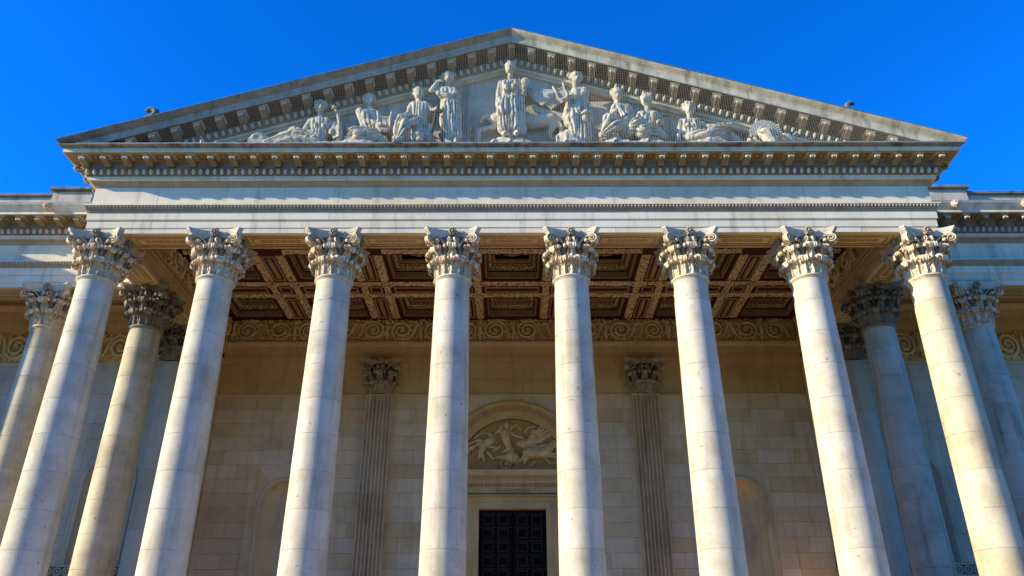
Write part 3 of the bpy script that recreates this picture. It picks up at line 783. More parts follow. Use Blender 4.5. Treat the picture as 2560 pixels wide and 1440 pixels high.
# ribs
for k in range(8):
    xc = (k-3.5)*S
    for dx in (-.44, .44):
        x = xc+dx
        if abs(x) > 11.7: continue
        for r, (y0,y1) in enumerate(rowsY):
            sd = random.choice((1,2,3)); L_ = 1.95 if r == 0 else 1.85
            link('carved_rib', strip(f'rib_{r}_{sd}', lambda: floral_strip(L_, .33, sd), 'rib'), ceil, (x, (y0+y1)/2, CEIL-.012))
        for y in (6.21, 7.21): link('boss', strip('boss', boss_mb, 'rib'), ceil, (x, y, CEIL-.0))
        link('carved_rib', strip('rib_short', lambda: floral_strip(.66, .26, 5), 'rib'), ceil, (x, 6.71, CEIL-.012))
    if abs(xc) < 11:
        for r, (y0,y1) in enumerate(rowsY):
            L_ = (y1-y0)-.12
            f = link('rib_panel', strip(f'rib_panel_{r}', lambda: frame_strips(L_, .46, .055, .03), 'gilt'), ceil, (xc, (y0+y1)/2, CEIL-.004))
            link('panel_ladder', strip(f'ladder_{r}', lambda: ladder(L_-.35, .17), 'gilt'), f, (xc, (y0+y1)/2, CEIL-.004))
        for y in (6.21,7.21): link('carved_rib', strip('rib_cross', lambda: rot90(floral_strip(.5, .27, 4)), 'rib'), ceil, (xc, y, CEIL-.014))
        link('rib_panel', strip('rib_panel_small', lambda: rot90(frame_strips(.46,.5,.05,.03)), 'gilt'), ceil, (xc, 6.71, CEIL-.004))
for k in range(-3,4):
    xc = k*S
    for j, y in enumerate((3.70,6.21,7.21)):
        sd = random.choice((1,2,3)); link('carved_rib', strip(f'rib_x_{sd}', lambda: rot90(floral_strip(2.25, .32, sd+5)), 'rib'), ceil, (xc, y, CEIL-.012))
    link('rib_panel', strip('rib_panel_x', lambda: rot90(frame_strips(2.1,.44,.06,.03)), 'gilt'), ceil, (xc, 6.71, CEIL-.004))
def key_face(L_, H_, n):
    """Greek key carved on an upright board along X, facing -Y, z from 0 to H_"""
    m = MB(); m.box(-L_/2,L_/2,0,.05,0,H_,1)
    w = L_/n; t = H_*.07
    for i in range(n):
        x0 = -L_/2 + w*i; a = w*.92
        def bar(u0,u1,v0,v1): m.box(x0+a*u0+w*.04, x0+a*u1+w*.04, -.022, .0, H_*v0, H_*v1)
        q = .085
        for (u0,u1,v0,v1) in ((0,1,.90,.97),(0,q,.06,.90),(0,.98,.03,.06+.05),(.9,.98,.11,.76),(.2,.9,.69,.76),(.2,.2+q,.26,.69),(.28,.72,.26,.33),(.64,.72,.33,.54),(.42,.64,.47,.54)):
            bar(u0,u1,v0,v1)
        m.box(x0-.006,x0+.006,-.008,.0,0,H_)
    return m
def egg_frame(half, d, w, z):
    """egg moulding frame round a square opening: inclined band + eggs, facing down and inwards"""
    m = MB(); a, b = half, d
    i = [(-a+w,-b+w),(a-w,-b+w),(a-w,b-w),(-a+w,b-w)]; o_ = [(-a,-b),(a,-b),(a,b),(-a,b)]
    v = [(x,y,z) for x,y in o_]+[(x,y,z+.16) for x,y in i]+[(x,y,z+.2) for x,y in i]+[(x,y,z+.2) for x,y in o_]
    m.add(v, [(k,(k+1)%4,4+(k+1)%4,4+k) for k in range(4)]+[(4+k,4+(k+1)%4,8+(k+1)%4,8+k) for k in range(4)]+[(8+k,8+(k+1)%4,12+(k+1)%4,12+k) for k in range(4)])
    n = 9
    for k in range(n):
        x = (k-(n-1)/2)*(2*(a-w*.5)/n)
        for s_ in (1,-1): m.ell((x, s_*(b-w*.5), z+.065), .066,.055,.06, 7, 5, 1)
        y = (k-(n-1)/2)*(2*(b-w*.5)/n)
        for s_ in (1,-1): m.ell((s_*(a-w*.5), y, z+.065), .055,.066,.06, 7, 5, 1)
        if k < n-1:
            xx = x + (a-w*.5)/n
            m.tube([(xx, b-w*.95, z+.15),(xx, b-w*.05, z-.01)], .014, 4, 1)
    for k in range(34):
        x = -a + 2*a*(k+.5)/34; m.box(x-.018,x+.018, b-.006-.02, b-.006, z-.03, z, 1)
    return m
def pendant_mb():
    m = MB()
    for q in range(8):
        a = 2*math.pi*q/8; m.ell((.26*math.cos(a), .26*math.sin(a), .05), .15,.12,.05, 8, 4)
        a += .4; m.ell((.15*math.cos(a), .15*math.sin(a), .0), .09,.08,.05, 8, 4)
    m.ell((0,0,-.05), .11,.11,.07, 10, 6); return m
for r, (y0,y1) in enumerate(rowsY):
    yc = (y0+y1)/2; dy = (y1-y0)/2; hx = 1.03
    def open_box(a, b, z0, z1, t=.03):
        m = MB(); m.box(-a-t,-a,-b,b,z0,z1); m.box(a,a+t,-b,b,z0,z1); m.box(-a-t,a+t,-b-t,-b,z0,z1); m.box(-a-t,a+t,b,b+t,z0,z1); return m
    lip = open_box(hx-.05, dy-.05, 0, .05, .05)
    rim = open_box(hx, dy, 0, .98, .03); rim.box(-hx,hx,-dy,dy,.98,1.0)
    me_red = mesh_of('coffer', rim, M['red'])
    kf = key_face(2*hx-.12, .27, 6); kf.v = [(x, y+dy-.06, z+.06) for x,y,z in kf.v]
    me_key = mesh_of('greek_key', kf, [M['gilt'], M['gilt_dark']], 0)
    ks = key_face(2*dy-.12, .27, 6); kl = MB(); kl.v = [(-(y+hx-.06), x, z+.06) for x,y,z in ks.v]; kl.f = list(ks.f); kl.m = list(ks.m)
    me_kl = mesh_of('greek_key', kl, [M['gilt'], M['gilt_dark']], 0); me_kr = mesh_of('greek_key', mirx(kl), [M['gilt'], M['gilt_dark']], 0)
    me_egg = mesh_of('egg_moulding', egg_frame(hx-.10, dy-.10, .20, .40), [M['gilt_dark'], M['rib']])
    fr = open_box(hx-.38, dy-.38, .60, .72, .06); me_fr = mesh_of('inner_frame', fr, M['gilt'])
    me_pen = strip('pendant_flower', pendant_mb, 'gilt')
    for k in range(-3,4):
        at = Vector((k*S, yc, CEIL))
        c = link('coffer', me_red, ceil, at)
        link('greek_key', me_key, c, at); link('greek_key', me_kl, c, at); link('greek_key', me_kr, c, at)
        link('egg_moulding', me_egg, c, at); link('inner_frame', me_fr, c, at)
        link('pendant_flower', me_pen, c, at + Vector((0, .12, .72)))

# ---------------------------------------------------------------- walls
YB = 9.6
def stones(parent, x0, x1, zs, y, holes, mat, wmin=1.0, wmax=1.6, face=0.0, thick=.16):
    """courses of ashlar; holes: list of (x0,x1,z0,z1) left out; every stone is its own part"""
    cube = MB(); cube.loft([[(-.5,0,-.5),(.5,0,-.5),(.5,0,.5),(-.5,0,.5)],[(-.5,1,-.5),(.5,1,-.5),(.5,1,.5),(-.5,1,.5)]])
    bev = MB(); j = .010
    n = 0
    for zi in range(len(zs)-1):
        z0, z1 = zs[zi], zs[zi+1]; x = x0 - random.uniform(.2,.9)
        while x < x1:
            w = random.uniform(wmin, wmax); a, b_ = max(x, x0), min(x+w, x1); x += w
            segs = [(a, b_)]
            for hx0,hx1,hz0,hz1 in holes:
                if hz0 < z1-.02 and hz1 > z0+.02:
                    ns = []
                    for p,q in segs:
                        if q <= hx0 or p >= hx1: ns.append((p,q)); continue
                        if p < hx0: ns.append((p,hx0))
                        if q > hx1: ns.append((hx1,q))
                    segs = ns
            for p,q in segs:
                if q-p < .02: continue
                m = MB(); d = .005; yf = y + random.uniform(-.003,.003)
                u0,u1,v0,v1 = p+.0035, q-.0035, z0+.0035, z1-.0035
                m.loft([[(u0+d,yf,v0+d),(u1-d,yf,v0+d),(u1-d,yf,v1-d),(u0+d,yf,v1-d)],[(u0,yf+d,v0),(u1,yf+d,v0),(u1,yf+d,v1),(u0,yf+d,v1)],[(u0,y+thick,v0),(u1,y+thick,v0),(u1,y+thick,v1),(u0,y+thick,v1)]])
                obj('stone', m, M[mat], parent, smooth=0); n += 1
    return n
def arch_stones(parent, xc, zc, r, x0, x1, z0, z1, y, mat, n=9, thick=.16):
    """wedge stones between a half circle and the rectangle x0..x1, z0..z1"""
    def edge(a):
        dx, dz = math.cos(a), math.sin(a); ts = []
        if dx > 1e-6: ts.append((x1-xc)/dx)
        if dx < -1e-6: ts.append((x0-xc)/dx)
        if dz > 1e-6: ts.append((z1-zc)/dz)
        t = min(ts); return (xc+dx*t, zc+dz*t)
    ca = [math.atan2(z1-zc, x1-xc), math.atan2(z1-zc, x0-xc)]
    for k in range(n):
        a0, a1 = math.pi*k/n, math.pi*(k+1)/n
        inner = [(xc+r*math.cos(a0+(a1-a0)*i/6), zc+r*math.sin(a0+(a1-a0)*i/6)) for i in range(7)]
        outer = [edge(a0)] + [((x1,z1) if c == ca[0] else (x0,z1)) for c in ca if a0 < c < a1] + [edge(a1)]
        poly = inner + outer[::-1]
        cx = sum(p[0] for p in poly)/len(poly); cz = sum(p[1] for p in poly)/len(poly)
        sh = lambda p, d: (p[0]+(cx-p[0])*d, p[1]+(cz-p[1])*d)
        m = MB(); f = .012
        m.loft([[(sh(p,f)[0], y, sh(p,f)[1]) for p in poly], [(p[0], y+.01, p[1]) for p in poly], [(p[0], y+thick, p[1]) for p in poly]])
        obj('arch_stone', m, M[mat], parent, smooth=0)
def niche(parent, xc, zc, r, z0, y, mat, fw=.16):
    """blind arch: moulded frame and concave back"""
    m = MB()
    path = [(xc-r, z0)] + [(xc-r*math.cos(R(a)), zc+r*math.sin(R(a))) for a in range(0,181,9)] + [(xc+r, z0)]
    rings = []
    for i, (x,z) in enumerate(path):
        dx, dz = (x-xc, max(0,z-zc)); L_ = math.hypot(dx,dz) or 1; nx, nz = dx/L_, dz/L_
        rings.append([(x+nx*o_, yy, z+nz*o_) for o_, yy in ((.012,y+.1),(.012,y-.045),(-.03,y-.055),(-.05,y-.035),(-fw+.03,y-.035),(-fw+.02,y-.01),(-fw,y+.02),(-fw,y+.12))])
    m.loft(rings); obj('niche_frame', m, M[mat], parent)
    m = MB(); ri = r-fw; rings = []
    for a in range(0,181,15):
        rings.append([(xc-ri*math.cos(R(a)), y+.05+.62*math.sin(R(a))**1.0*.9, z) for z in (z0, (z0+zc)/2, zc)])
    m.loft(rings, closed=False)
    rings = []
    for b_ in range(0,91,10):
        zz = zc + ri*math.sin(R(b_)); rr = ri*math.cos(R(b_)) + 1e-4
        rings.append([(xc-rr*math.cos(R(a)), y+.05+.56*(rr/ri)*math.sin(R(a)), zz) for a in range(0,181,15)])
    m.loft(rings, closed=False); obj('niche_recess', m, M[mat], parent)
bw = thing('portico_back_wall', (0,YB,ZB), 'ashlar back wall under the coffered ceiling, between the blind arches and door', 'wall')
zt = 12.24
zs = [ZB + .0] + [zt - .552*k for k in range(18,-1,-1)]
NX, NZ, NR = 8.68, 7.98, 1.0
holesB = [(-3.0,3.0,0,9.25),(-NX-NR-.16,-NX+NR+.16,0,NZ+NR+.06),(NX-NR-.16,NX+NR+.16,0,NZ+NR+.06)]
DR = 2.62
za0, za1 = 9.25, 9.25+DR+.02
h2 = [(-3.0,3.0,0,9.25),(-DR-.05,DR+.05,9.2,zs[-1] if False else 12.24)]
stones(bw, -11.86, 11.86, zs, YB, holesB + [(-DR-.05,DR+.05,9.2,12.24)], 'wallstone')
arch_stones(bw, 0, 9.25, DR-.02, -DR-.05, DR+.05, 9.25, 12.24, YB, 'wallstone', 11)
for s in (-1,1):
    arch_stones(bw, s*NX, NZ, NR, s*NX-NR-.16, s*NX+NR+.16, NZ, NZ+NR+.06 if False else zs[[i for i,z in enumerate(zs) if z > NZ+NR][0]], YB, 'wallstone', 7)
    niche(bw, s*NX, NZ, NR, ZB, YB, 'wallstone')
    b = MB(); 
    b.box(s*NX-NR-.16, s*NX-NR-.0, YB, YB+.16, ZB, NZ); b.box(s*NX+NR, s*NX+NR+.16, YB, YB+.16, ZB, NZ); obj('jamb', b, M['wallstone'], bw)
for s in (-1,1):
    b = MB(); b.box(s*(DR+.055), s*2.995, YB, YB+.16, 9.255, 9.475); obj('stone', b, M['wallstone'], bw, smooth=0)
    for z0, z1 in ((ZB,3.4),(3.4,4.95),(4.95,6.5),(6.5,7.9),(7.9,9.25)):
        b = MB(); b.box(s*2.355, s*2.995, YB, YB+.16, z0+.003, z1-.003); obj('stone', b, M['wallstone'], bw, smooth=0)
# core behind the stones
b = MB()
yk = YB+.10
for (x0,x1,z0,z1) in ((-12.3,-NX-NR-.05,0,12.3),(-NX+NR+.05,-3.0,0,12.3),(3.0,NX-NR-.05,0,12.3),(NX+NR+.05,12.3,0,12.3),(-NX-NR-.05,-NX+NR+.05,NZ+NR+.35,12.3),(NX-NR-.05,NX+NR+.05,NZ+NR+.35,12.3),(-3.0,3.0,12.0,12.3)):
    b.box(x0,x1,yk,yk+1.2,z0,z1)
b.box(-12.3,12.3,yk+.9,yk+1.3,0,16.6); obj('wall_core', b, M['joint'], bw)
# string course, upper wall, architrave, frieze
b = profile_sweep([(-.2,12.24),(.02,12.24),(.035,12.27),(.035,12.32),(.0,12.35),(-.2,12.35)], lambda p: [(-11.86,YB-p),(11.86,YB-p)]); obj('string_course', b, M['inner'], bw)
stones(bw, -11.86, 11.86, [12.35,13.0,13.60], YB+.012, [], 'inner', 2.2, 3.2)
b = MB(); b.box(-12,12,YB+.12,YB+1,12.3,13.7); obj('wall_core', b, M['joint'], bw)
for n, a, z0, z1 in (('lower_fascia',.06,13.60,13.86),('middle_fascia',.075,13.86,14.10),('upper_fascia',.095,14.10,14.36)):
    b = MB(); b.box(-11.86,11.86,YB-a,YB+.3,z0,z1); obj(n, b, M['inner'], bw)
b = profile_sweep([(-.3,14.36),(.10,14.36),(.12,14.40),(.18,14.47),(.20,14.52),(.20,14.56),(-.3,14.56)], lambda p: [(-11.86,YB-p),(11.86,YB-p)]); obj('taenia', b, M['inner'], bw)
obj('leaf_and_dart', darts(-11.8,11.8,.145,YB-.185,14.385,.15,.8), M['gilt'], bw, smooth=0, kind='stuff')
b = MB(); b.box(-11.86,11.86,YB-.02,YB+.3,14.56,15.72); obj('frieze', b, M['inner'], bw)
def scroll_mb(H=1.0, flip=1, seed=1):
    """one unit of leafy scroll relief in the XZ plane, 1.15 wide, centre 0, facing -Y"""
    rnd = random.Random(seed); m = MB(); pts = []; rad = []
    n = 58
    for i in range(n):
        t = i/(n-1); a = math.pi*1.05 + 2*math.pi*2.1*t; r = .40*(1-t)**.8 + .04
        pts.append((r*math.cos(a)*1.05, -.03-.07*math.sin(t*math.pi)-.03*t, r*math.sin(a)*H*flip)); rad.append(.062*(1-.55*t))
    pts.insert(0, (-.78,-.02,.34*flip*H)); rad.insert(0,.05); pts.insert(1, (-.58,-.05,.30*flip*H)); rad.insert(1,.06)
    m.tube(pts, rad, 6)
    for i in range(4, 50, 3):
        p = pts[i]; q = Vector(p)*1.22; m.ell((q.x, -.05, q.z), .055+rnd.random()*.03, .05, .045, 6, 4)
    for q in range(6):
        a = q*math.pi/3; m.ell((.055*math.cos(a), -.12, .055*math.sin(a)), .035,.035,.035, 6, 4)
    for k in range(46):
        x = rnd.uniform(-.66,.66); z = rnd.choice((-1,1))*rnd.uniform(.26,.48)*H; a = rnd.uniform(0,3.14); l = rnd.uniform(.06,.13)
        m.tube([(x-l*math.cos(a),.0,z-l*.7*math.sin(a)),(x,-.07-rnd.random()*.04,z),(x+l*math.cos(a),-.01,z+l*.7*math.sin(a))], [.018,.045,.012], 5)
    # a small figure-like tendril between the scrolls
    m.tube([(.55,-.03,-.42*flip*H),(.60,-.10,-.15*flip*H),(.55,-.12,.10*flip*H),(.62,-.08,.32*flip*H)], [.05,.08,.07,.04], 6)
    m.ell((.60,-.12,.36*flip*H), .06,.06,.07, 6, 5)
    for s_ in (-1,1): m.tube([(.57,-.1,.1*flip*H),(.57+.12*s_,-.1,.18*flip*H),(.57+.2*s_,-.06,.3*flip*H)], [.035,.028,.02], 5)
    return m
SCR4 = [mesh_of('scroll', (scroll_mb if q % 2 else lambda *a: mirx(scroll_mb(*a)))(1.0, 1 if q % 3 else -1, 10+q), M['frieze_relief']) for q in range(6)]
SCR = [mesh_of('scroll', scroll_mb(1.0, 1, 1), M['frieze_relief']), mesh_of('scroll', scroll_mb(1.0, -1, 2), M['frieze_relief']), mesh_of('scroll', mirx(scroll_mb(1.0, 1, 3)), M['frieze_relief'])]
for i in range(18):
    link('scroll', SCR4[(i*5+i//3) % 6], bw, (-11.05 + 1.30*i + .06*math.sin(i*2.1), YB-.02, 15.10), scale=(1+.08*math.sin(i*1.7),1,1))
for s in (-1,1):
    par = [o_ for o_ in bpy.data.objects if o_.name.startswith('side_beam') and o_['label'].find('leftmost' if s < 0 else 'rightmost') > 0][0]
    for i in range(5):
        o = link('scroll', SCR[i % 2], par, (s*(XC-.45), 3.6+1.28*i, 15.16), rz=-s*math.pi/2 if s > 0 else math.pi/2, scale=(1,1,.86))
# side walls of the deep centre
for s, sd in ((-1,'left'),(1,'right')):
    sw = thing('side_wall', (s*11.86, 8, ZB), f'short {sd} return wall closing the recess under the coffers', 'wall')
    for zi in range(11):
        z0 = ZB + 1.09*zi; z1 = z0+1.085
        for y0, y1 in ((6.95,8.2 if zi % 2 else 8.6),(8.2 if zi % 2 else 8.6, 9.59)):
            b = MB(); b.box(s*11.86, s*12.2, y0+.004, y1-.004, z0, z1); obj('stone', b, M['wallstone'], sw, smooth=0)
    b = MB(); b.box(s*12.0, s*12.32, 6.96, 10.6, 0, 16.6); b.box(s*12.0, s*12.32, 6.0, 6.96, 13.9, 16.6); obj('wall_core', b, M['joint'], sw)
# wing walls
YWW = 6.9
for s, sd in ((-1,'left'),(1,'right')):
    ww = thing('wing_wall', (s*16, YWW, ZB), f'ashlar wall with blind arch inside the {sd} wing, ' + ('pale grey' if s<0 else 'shaded blue'), 'wall')
    zz = [12.53 - .56*k for k in range(13,-1,-1)]
    xa, xb = (-20.5,-11.86) if s < 0 else (11.86,20.5); fa, fb = (-26,-11.86) if s < 0 else (11.86,26)
    nx, nz, nr = s*14.15, 8.25, .98
    zt_ = [z for z in zz if z > nz+nr][0]
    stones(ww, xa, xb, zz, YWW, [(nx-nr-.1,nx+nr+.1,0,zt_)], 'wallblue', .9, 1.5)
    arch_stones(ww, nx, nz, nr, nx-nr-.1, nx+nr+.1, nz, zt_, YWW, 'wallblue', 7)
    niche(ww, nx, nz, nr, 5.44, YWW, 'wallblue')
    b = MB(); b.box(fa, fb, YWW-.05, YWW+.3, 4.98, 5.05); b.box(fa, fb, YWW-.05, YWW+.3, 5.36, 5.42); obj('band_edge', b, M['wallblue'], ww)
    b = MB(); b.box(fa, fb, YWW-.012, YWW+.3, 5.052, 5.358); obj('band_ground', b, M['deep'], ww)
    b = MB(); b.box(nx-nr-.1, nx+nr+.1, YWW, YWW+.3, ZB, 4.978); obj('stone', b, M['wallblue'], ww)
    for i in range(13):
        m = MB(); xr = s*(13.0+.31*i); m.tube([(xr+.115*math.cos(R(a)), YWW-.02, 5.205+.115*math.sin(R(a))) for a in range(0,361,24)], .028, 5, caps=False); m.ell((xr, YWW-.02, 5.205), .045,.04,.045, 6, 4); obj('ring', m, M['wallblue'], ww)
    for q in (nx-nr-.1, nx+nr): b = MB(); b.box(q, q+.1, YWW, YWW+.15, 5.44, nz); obj('jamb', b, M['wallblue'], ww)
    b = MB(); b.box(xa-12 if s < 0 else nx+nr+.03, nx-nr-.03 if s < 0 else xb+12, YWW+.1, YWW+1, 0, 12.6); b.box(nx+nr+.03 if s<0 else xa+.35, xb-.35 if s<0 else nx-nr-.03, YWW+.1, YWW+1, 0, 12.6); b.box(nx-nr-.03,nx+nr+.03,YWW+.1,YWW+1,zt_-.1,12.6); b.box(s*12.2,s*31,YWW+.8,YWW+1.2,0,16.5)
    obj('wall_core', b, M['joint'], ww)
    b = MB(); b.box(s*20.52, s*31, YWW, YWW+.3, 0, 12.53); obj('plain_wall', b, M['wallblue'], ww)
    b = profile_sweep([(-.2,12.53),(.03,12.53),(.05,12.57),(.05,12.64),(-.2,12.66)], lambda p: [(fa,YWW-p),(fb,YWW-p)]); obj('string_course', b, M['wallblue'], ww)
    b = MB(); b.box(fa,fb,YWW-.0,YWW+.3,12.66,13.88); obj('frieze_ground', b, M['relief'], ww)
    for i in range(6): link('scroll', SCR[i % 2], ww, (s*(13.5+1.30*i), YWW, 13.27), scale=(1,1,1.15))
    for n, a, z0, z1 in (('lower_fascia',.06,13.88,14.14),('middle_fascia',.09,14.14,14.42),('upper_fascia',.12,14.42,14.72)):
        b = MB(); b.box(fa,fb,YWW-a,YWW+.3,z0,z1); obj(n, b, M['inner'], ww)
    b = profile_sweep([(-.3,14.72),(.14,14.72),(.20,14.80),(.28,14.86),(.28,14.92),(.12,14.95),(.12,15.14),(-.3,15.14)], lambda p: [(fa,YWW-p),(fb,YWW-p)]); obj('taenia', b, M['inner'], ww)
    wc = thing('wing_ceiling', (s*16, 5.2, 15.1), f'panelled ceiling of the {sd} wing between column and wall', 'ceiling')
    cs = [s*(13.75 + 2.2*k) for k in range(3)]
    b = MB()
    b.box(s*12.7, s*31, YW+.3, 4.42, 15.12, 15.3); b.box(s*12.7, s*31, 6.12, YWW, 15.12, 15.3)
    edges = [12.7] + sum([[abs(c)-.75, abs(c)+.75] for c in cs], []) + [31]
    for i in range(0, len(edges), 2): b.box(s*edges[i], s*edges[i+1], 4.42, 6.12, 15.12, 15.3)
    obj('ceiling_board', b, M['inner'], wc)
    for c in cs:
        m = MB(); m.box(c-.75,c+.75,4.42,6.12,15.60,15.7); m.box(c-.78,c-.75,4.42,6.12,15.12,15.7); m.box(c+.75,c+.78,4.42,6.12,15.12,15.7); m.box(c-.78,c+.78,6.12,6.15,15.12,15.7); m.box(c-.78,c+.78,4.39,4.42,15.12,15.7)
        k = obj('coffer', m, M['red'], wc, smooth=0)
        fr = rect_ring(-.75,.75,-.85,.85,.09,0,.05); m = MB(); m.v = [(x+c, z+5.27, 15.10+y) for x,y,z in fr.v]; m.f = fr.f; m.m = [0]*len(fr.f); obj('coffer_frame', m, M['gilt'], k, smooth=0)
        fr = rect_ring(-.5,.5,-.6,.6,.08,0,.05); m = MB(); m.v = [(x+c, z+5.27, 15.42+y) for x,y,z in fr.v]; m.f = fr.f; m.m = [0]*len(fr.f); obj('coffer_frame', m, M['gilt'], k, smooth=0)
        m = MB(); m.box(c-.25,c+.25,5.0,5.54,15.52,15.6); obj('coffer_centre', m, M['gilt'], k)
    b = MB(); b.box(s*12.6, s*31, YW-.3, YWW+.9, 16.3, 16.4); obj('roof_slab', b, M['lead'], wc)

# ---------------------------------------------------------------- pilasters
def pilaster(X, Y, z_sh, flutes, w, label, group, smat, cmat, round_=False):
    t = thing('pilaster', (X,Y,ZB), label, 'pilaster', group)
    top = z_sh
    segs = [ZB+.6 + (top-ZB-.6)*k/5 for k in range(6)]
    for k in range(5):
        if round_:
            m = MB(); m.lathe([(.50,segs[k]),(.50,segs[k+1]-.006)], 32, (X,Y+.1,0)); obj('shaft_stone', m, M[smat], t); continue
        prof = [(-w/2, .05)]; 
        if flutes:
            fw = w/(flutes*1.33+.33); x = -w/2; prof.append((x, -.24)); x += fw*.33
            for q in range(flutes):
                for a in range(0,181,30): prof.append((x+fw/2-fw/2*math.cos(R(a)), -.24+.11*math.sin(R(a))))
                x += fw*1.33
            prof += [(w/2,-.24)]
        else: prof += [(-w/2,-.2),(w/2,-.2)]
        prof.append((w/2,.05))
        m = MB(); m.loft([[(X+px, Y+py, segs[k]) for px,py in prof], [(X+px, Y+py, segs[k+1]-.005) for px,py in prof]])
        obj('shaft_stone', m, M[smat], t, smooth=30)
    m = MB(); m.box(X-w/2-.09, X+w/2+.09, Y-.30, Y+.05, ZB, ZB+.22); m.box(X-w/2-.05, X+w/2+.05, Y-.26, Y+.05, ZB+.22, ZB+.598); obj('base', m, M[smat], t)
    m = MB(); m.box(X-w/2-.05, X+w/2+.05, Y-.25, Y+.05, top, top+.06); obj('necking', m, M[smat], t)
    build_capital((X, Y+.12, top+.055), cmat, t, faces=(0,1,3))
    return t
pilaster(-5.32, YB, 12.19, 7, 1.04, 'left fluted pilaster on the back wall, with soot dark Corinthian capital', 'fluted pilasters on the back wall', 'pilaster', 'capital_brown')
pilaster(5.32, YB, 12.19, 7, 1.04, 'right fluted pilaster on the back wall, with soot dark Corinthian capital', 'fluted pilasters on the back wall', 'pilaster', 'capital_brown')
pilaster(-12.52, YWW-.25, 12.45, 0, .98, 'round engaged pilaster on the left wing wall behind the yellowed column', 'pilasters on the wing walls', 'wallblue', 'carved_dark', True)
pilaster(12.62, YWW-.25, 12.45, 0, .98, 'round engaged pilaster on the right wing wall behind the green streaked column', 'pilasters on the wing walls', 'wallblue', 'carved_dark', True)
# ---------------------------------------------------------------- door, its surround and the relief above
dt = thing('door_surround', (0,YB,ZB), 'ochre stone door surround with carved Latin dedication above the bronze door', 'door surround')
YD = YB - .10
def ring_profile(prof, xw, z0, zt_, name, mat):
    """architrave round the doorway: profile (outwards o, depth y) swept up, across and down"""
    m = MB(); rings = []
    for (sx, top) in ((-1,False),(-1,True),(1,True),(1,False)):
        rings.append([(sx*(xw+o_), YB+y, (zt_+o_) if top else z0) for o_, y in prof])
    m.loft(rings); return obj(name, m, M[mat], dt, smooth=25)
ring_profile([(0,.45),(0,-.02),(.20,-.02),(.21,-.05),(.24,-.05),(.25,-.03),(.48,-.03),(.49,-.08),(.53,-.10),(.56,-.10),(.56,.15),(.3,.45)], 1.27, ZB, 7.78, 'door_frame', 'inner')
for s in (-1,1):
    b = MB(); b.box(s*1.84, s*2.35, YB-.05, YB+.2, ZB, 8.28); obj('jamb', b, M['inner'], dt)
    m = MB()
    prof = [(0,8.27),(-.34,8.27),(-.36,8.15),(-.28,8.02),(-.20,7.9),(-.17,7.7),(-.12,7.5),(0,7.45)]
    m.loft([[(s*x, YB-.05+p, z) for p, z in prof] for x in (1.93,2.25)])
    for k in range(4): m.ell((s*2.09, YB-.12-.05*(k%2), 8.1-.17*k), .13,.08,.08, 8, 5)
    obj('bracket', m, M['relief'], dt)
b = MB(); b.box(-2.95,2.95,YB-.10,YB+.3,8.30,8.75); obj('inscription_frieze', b, M['inner'], dt)
b = profile_sweep([(-.3,8.23),(.16,8.23),(.16,8.26),(.12,8.30),(-.3,8.30)], lambda p: [(-2.9,YB-p),(2.9,YB-p)]); obj('lower_moulding', b, M['inner'], dt)
b = profile_sweep([(-.3,8.75),(.13,8.75),(.16,8.79),(.17,8.83),(.17,8.93),(.34,8.96),(.34,9.04),(.38,9.09),(.42,9.14),(.42,9.17),(-.3,9.24)], lambda p: [(-2.95,YB-p),(2.95,YB-p)]); obj('door_cornice', b, M['inner'], dt)
m = MB()
for i in range(66): x = -2.9+5.8*(i+.5)/66; m.box(x-.026,x+.026,YB-.215,YB-.16,8.855,8.93)
obj('dentil_row', m, M['inner'], dt, smooth=0, kind='stuff')
obj('leaf_row', darts(-2.9,2.9,.075,YB-.165,8.765,.07,.8), M['gilt'], dt, smooth=0, kind='stuff')
def letters(txt, x, z, size, parent):
    cu = bpy.data.curves.new('inscription', 'FONT'); cu.body = txt; cu.size = size; cu.align_x = 'CENTER'; cu.extrude = .006; cu.space_character = 1.06
    cu.resolution_u = 3; cu.materials.append(M['letter'])
    o = bpy.data.objects.new('tmp', cu); COL.objects.link(o)
    me = bpy.data.meshes.new_from_object(o.evaluated_get(bpy.context.evaluated_depsgraph_get())); bpy.data.objects.remove(o)
    me.transform(Matrix.Rotation(R(90), 4, 'X')); return link('inscription', me, parent, (x, YB-.104, z))
letters('MVNIFICENTIA\u00b7RICARDI\u00b7VICECOMITIS\u00b7FITZWILLIAM', -.20, 8.575, .172, dt)
letters('A\u00b7D\u00b7MDCCCXVI', .0, 8.375, .172, dt)
door = thing('door', (0,YB+.3,ZB), 'tall dark bronze double door with square panels, shut', 'door')
for s in (-1,1):
    b = MB(); b.box(s*.012, s*1.27, YB+.30, YB+.42, ZB+.02, 7.78)
    lf = obj('door_leaf', b, M['door'], door, smooth=0)
    for r_ in range(11):
        zc = 7.42 - .50*r_
        b = MB(); b.box(s*.06, s*1.22, YB+.275, YB+.30, zc+.22, zc+.25); obj('rail', b, M['door_rail'], lf, smooth=0)
        for cx in (.36,.92):
            fr = rect_ring(s*cx-.20, s*cx+.20, zc-.18, zc+.18, .04, YB+.255, YB+.30); obj('panel_frame', fr, M['door_rail'], lf, smooth=0)
            b = MB(); b.ell((s*cx, YB+.30, zc), .05,.03,.05, 8, 5); b.box(s*cx-.10,s*cx+.10,YB+.285,YB+.30,zc-.085,zc+.085); obj('panel', b, M['door'], lf, smooth=0)
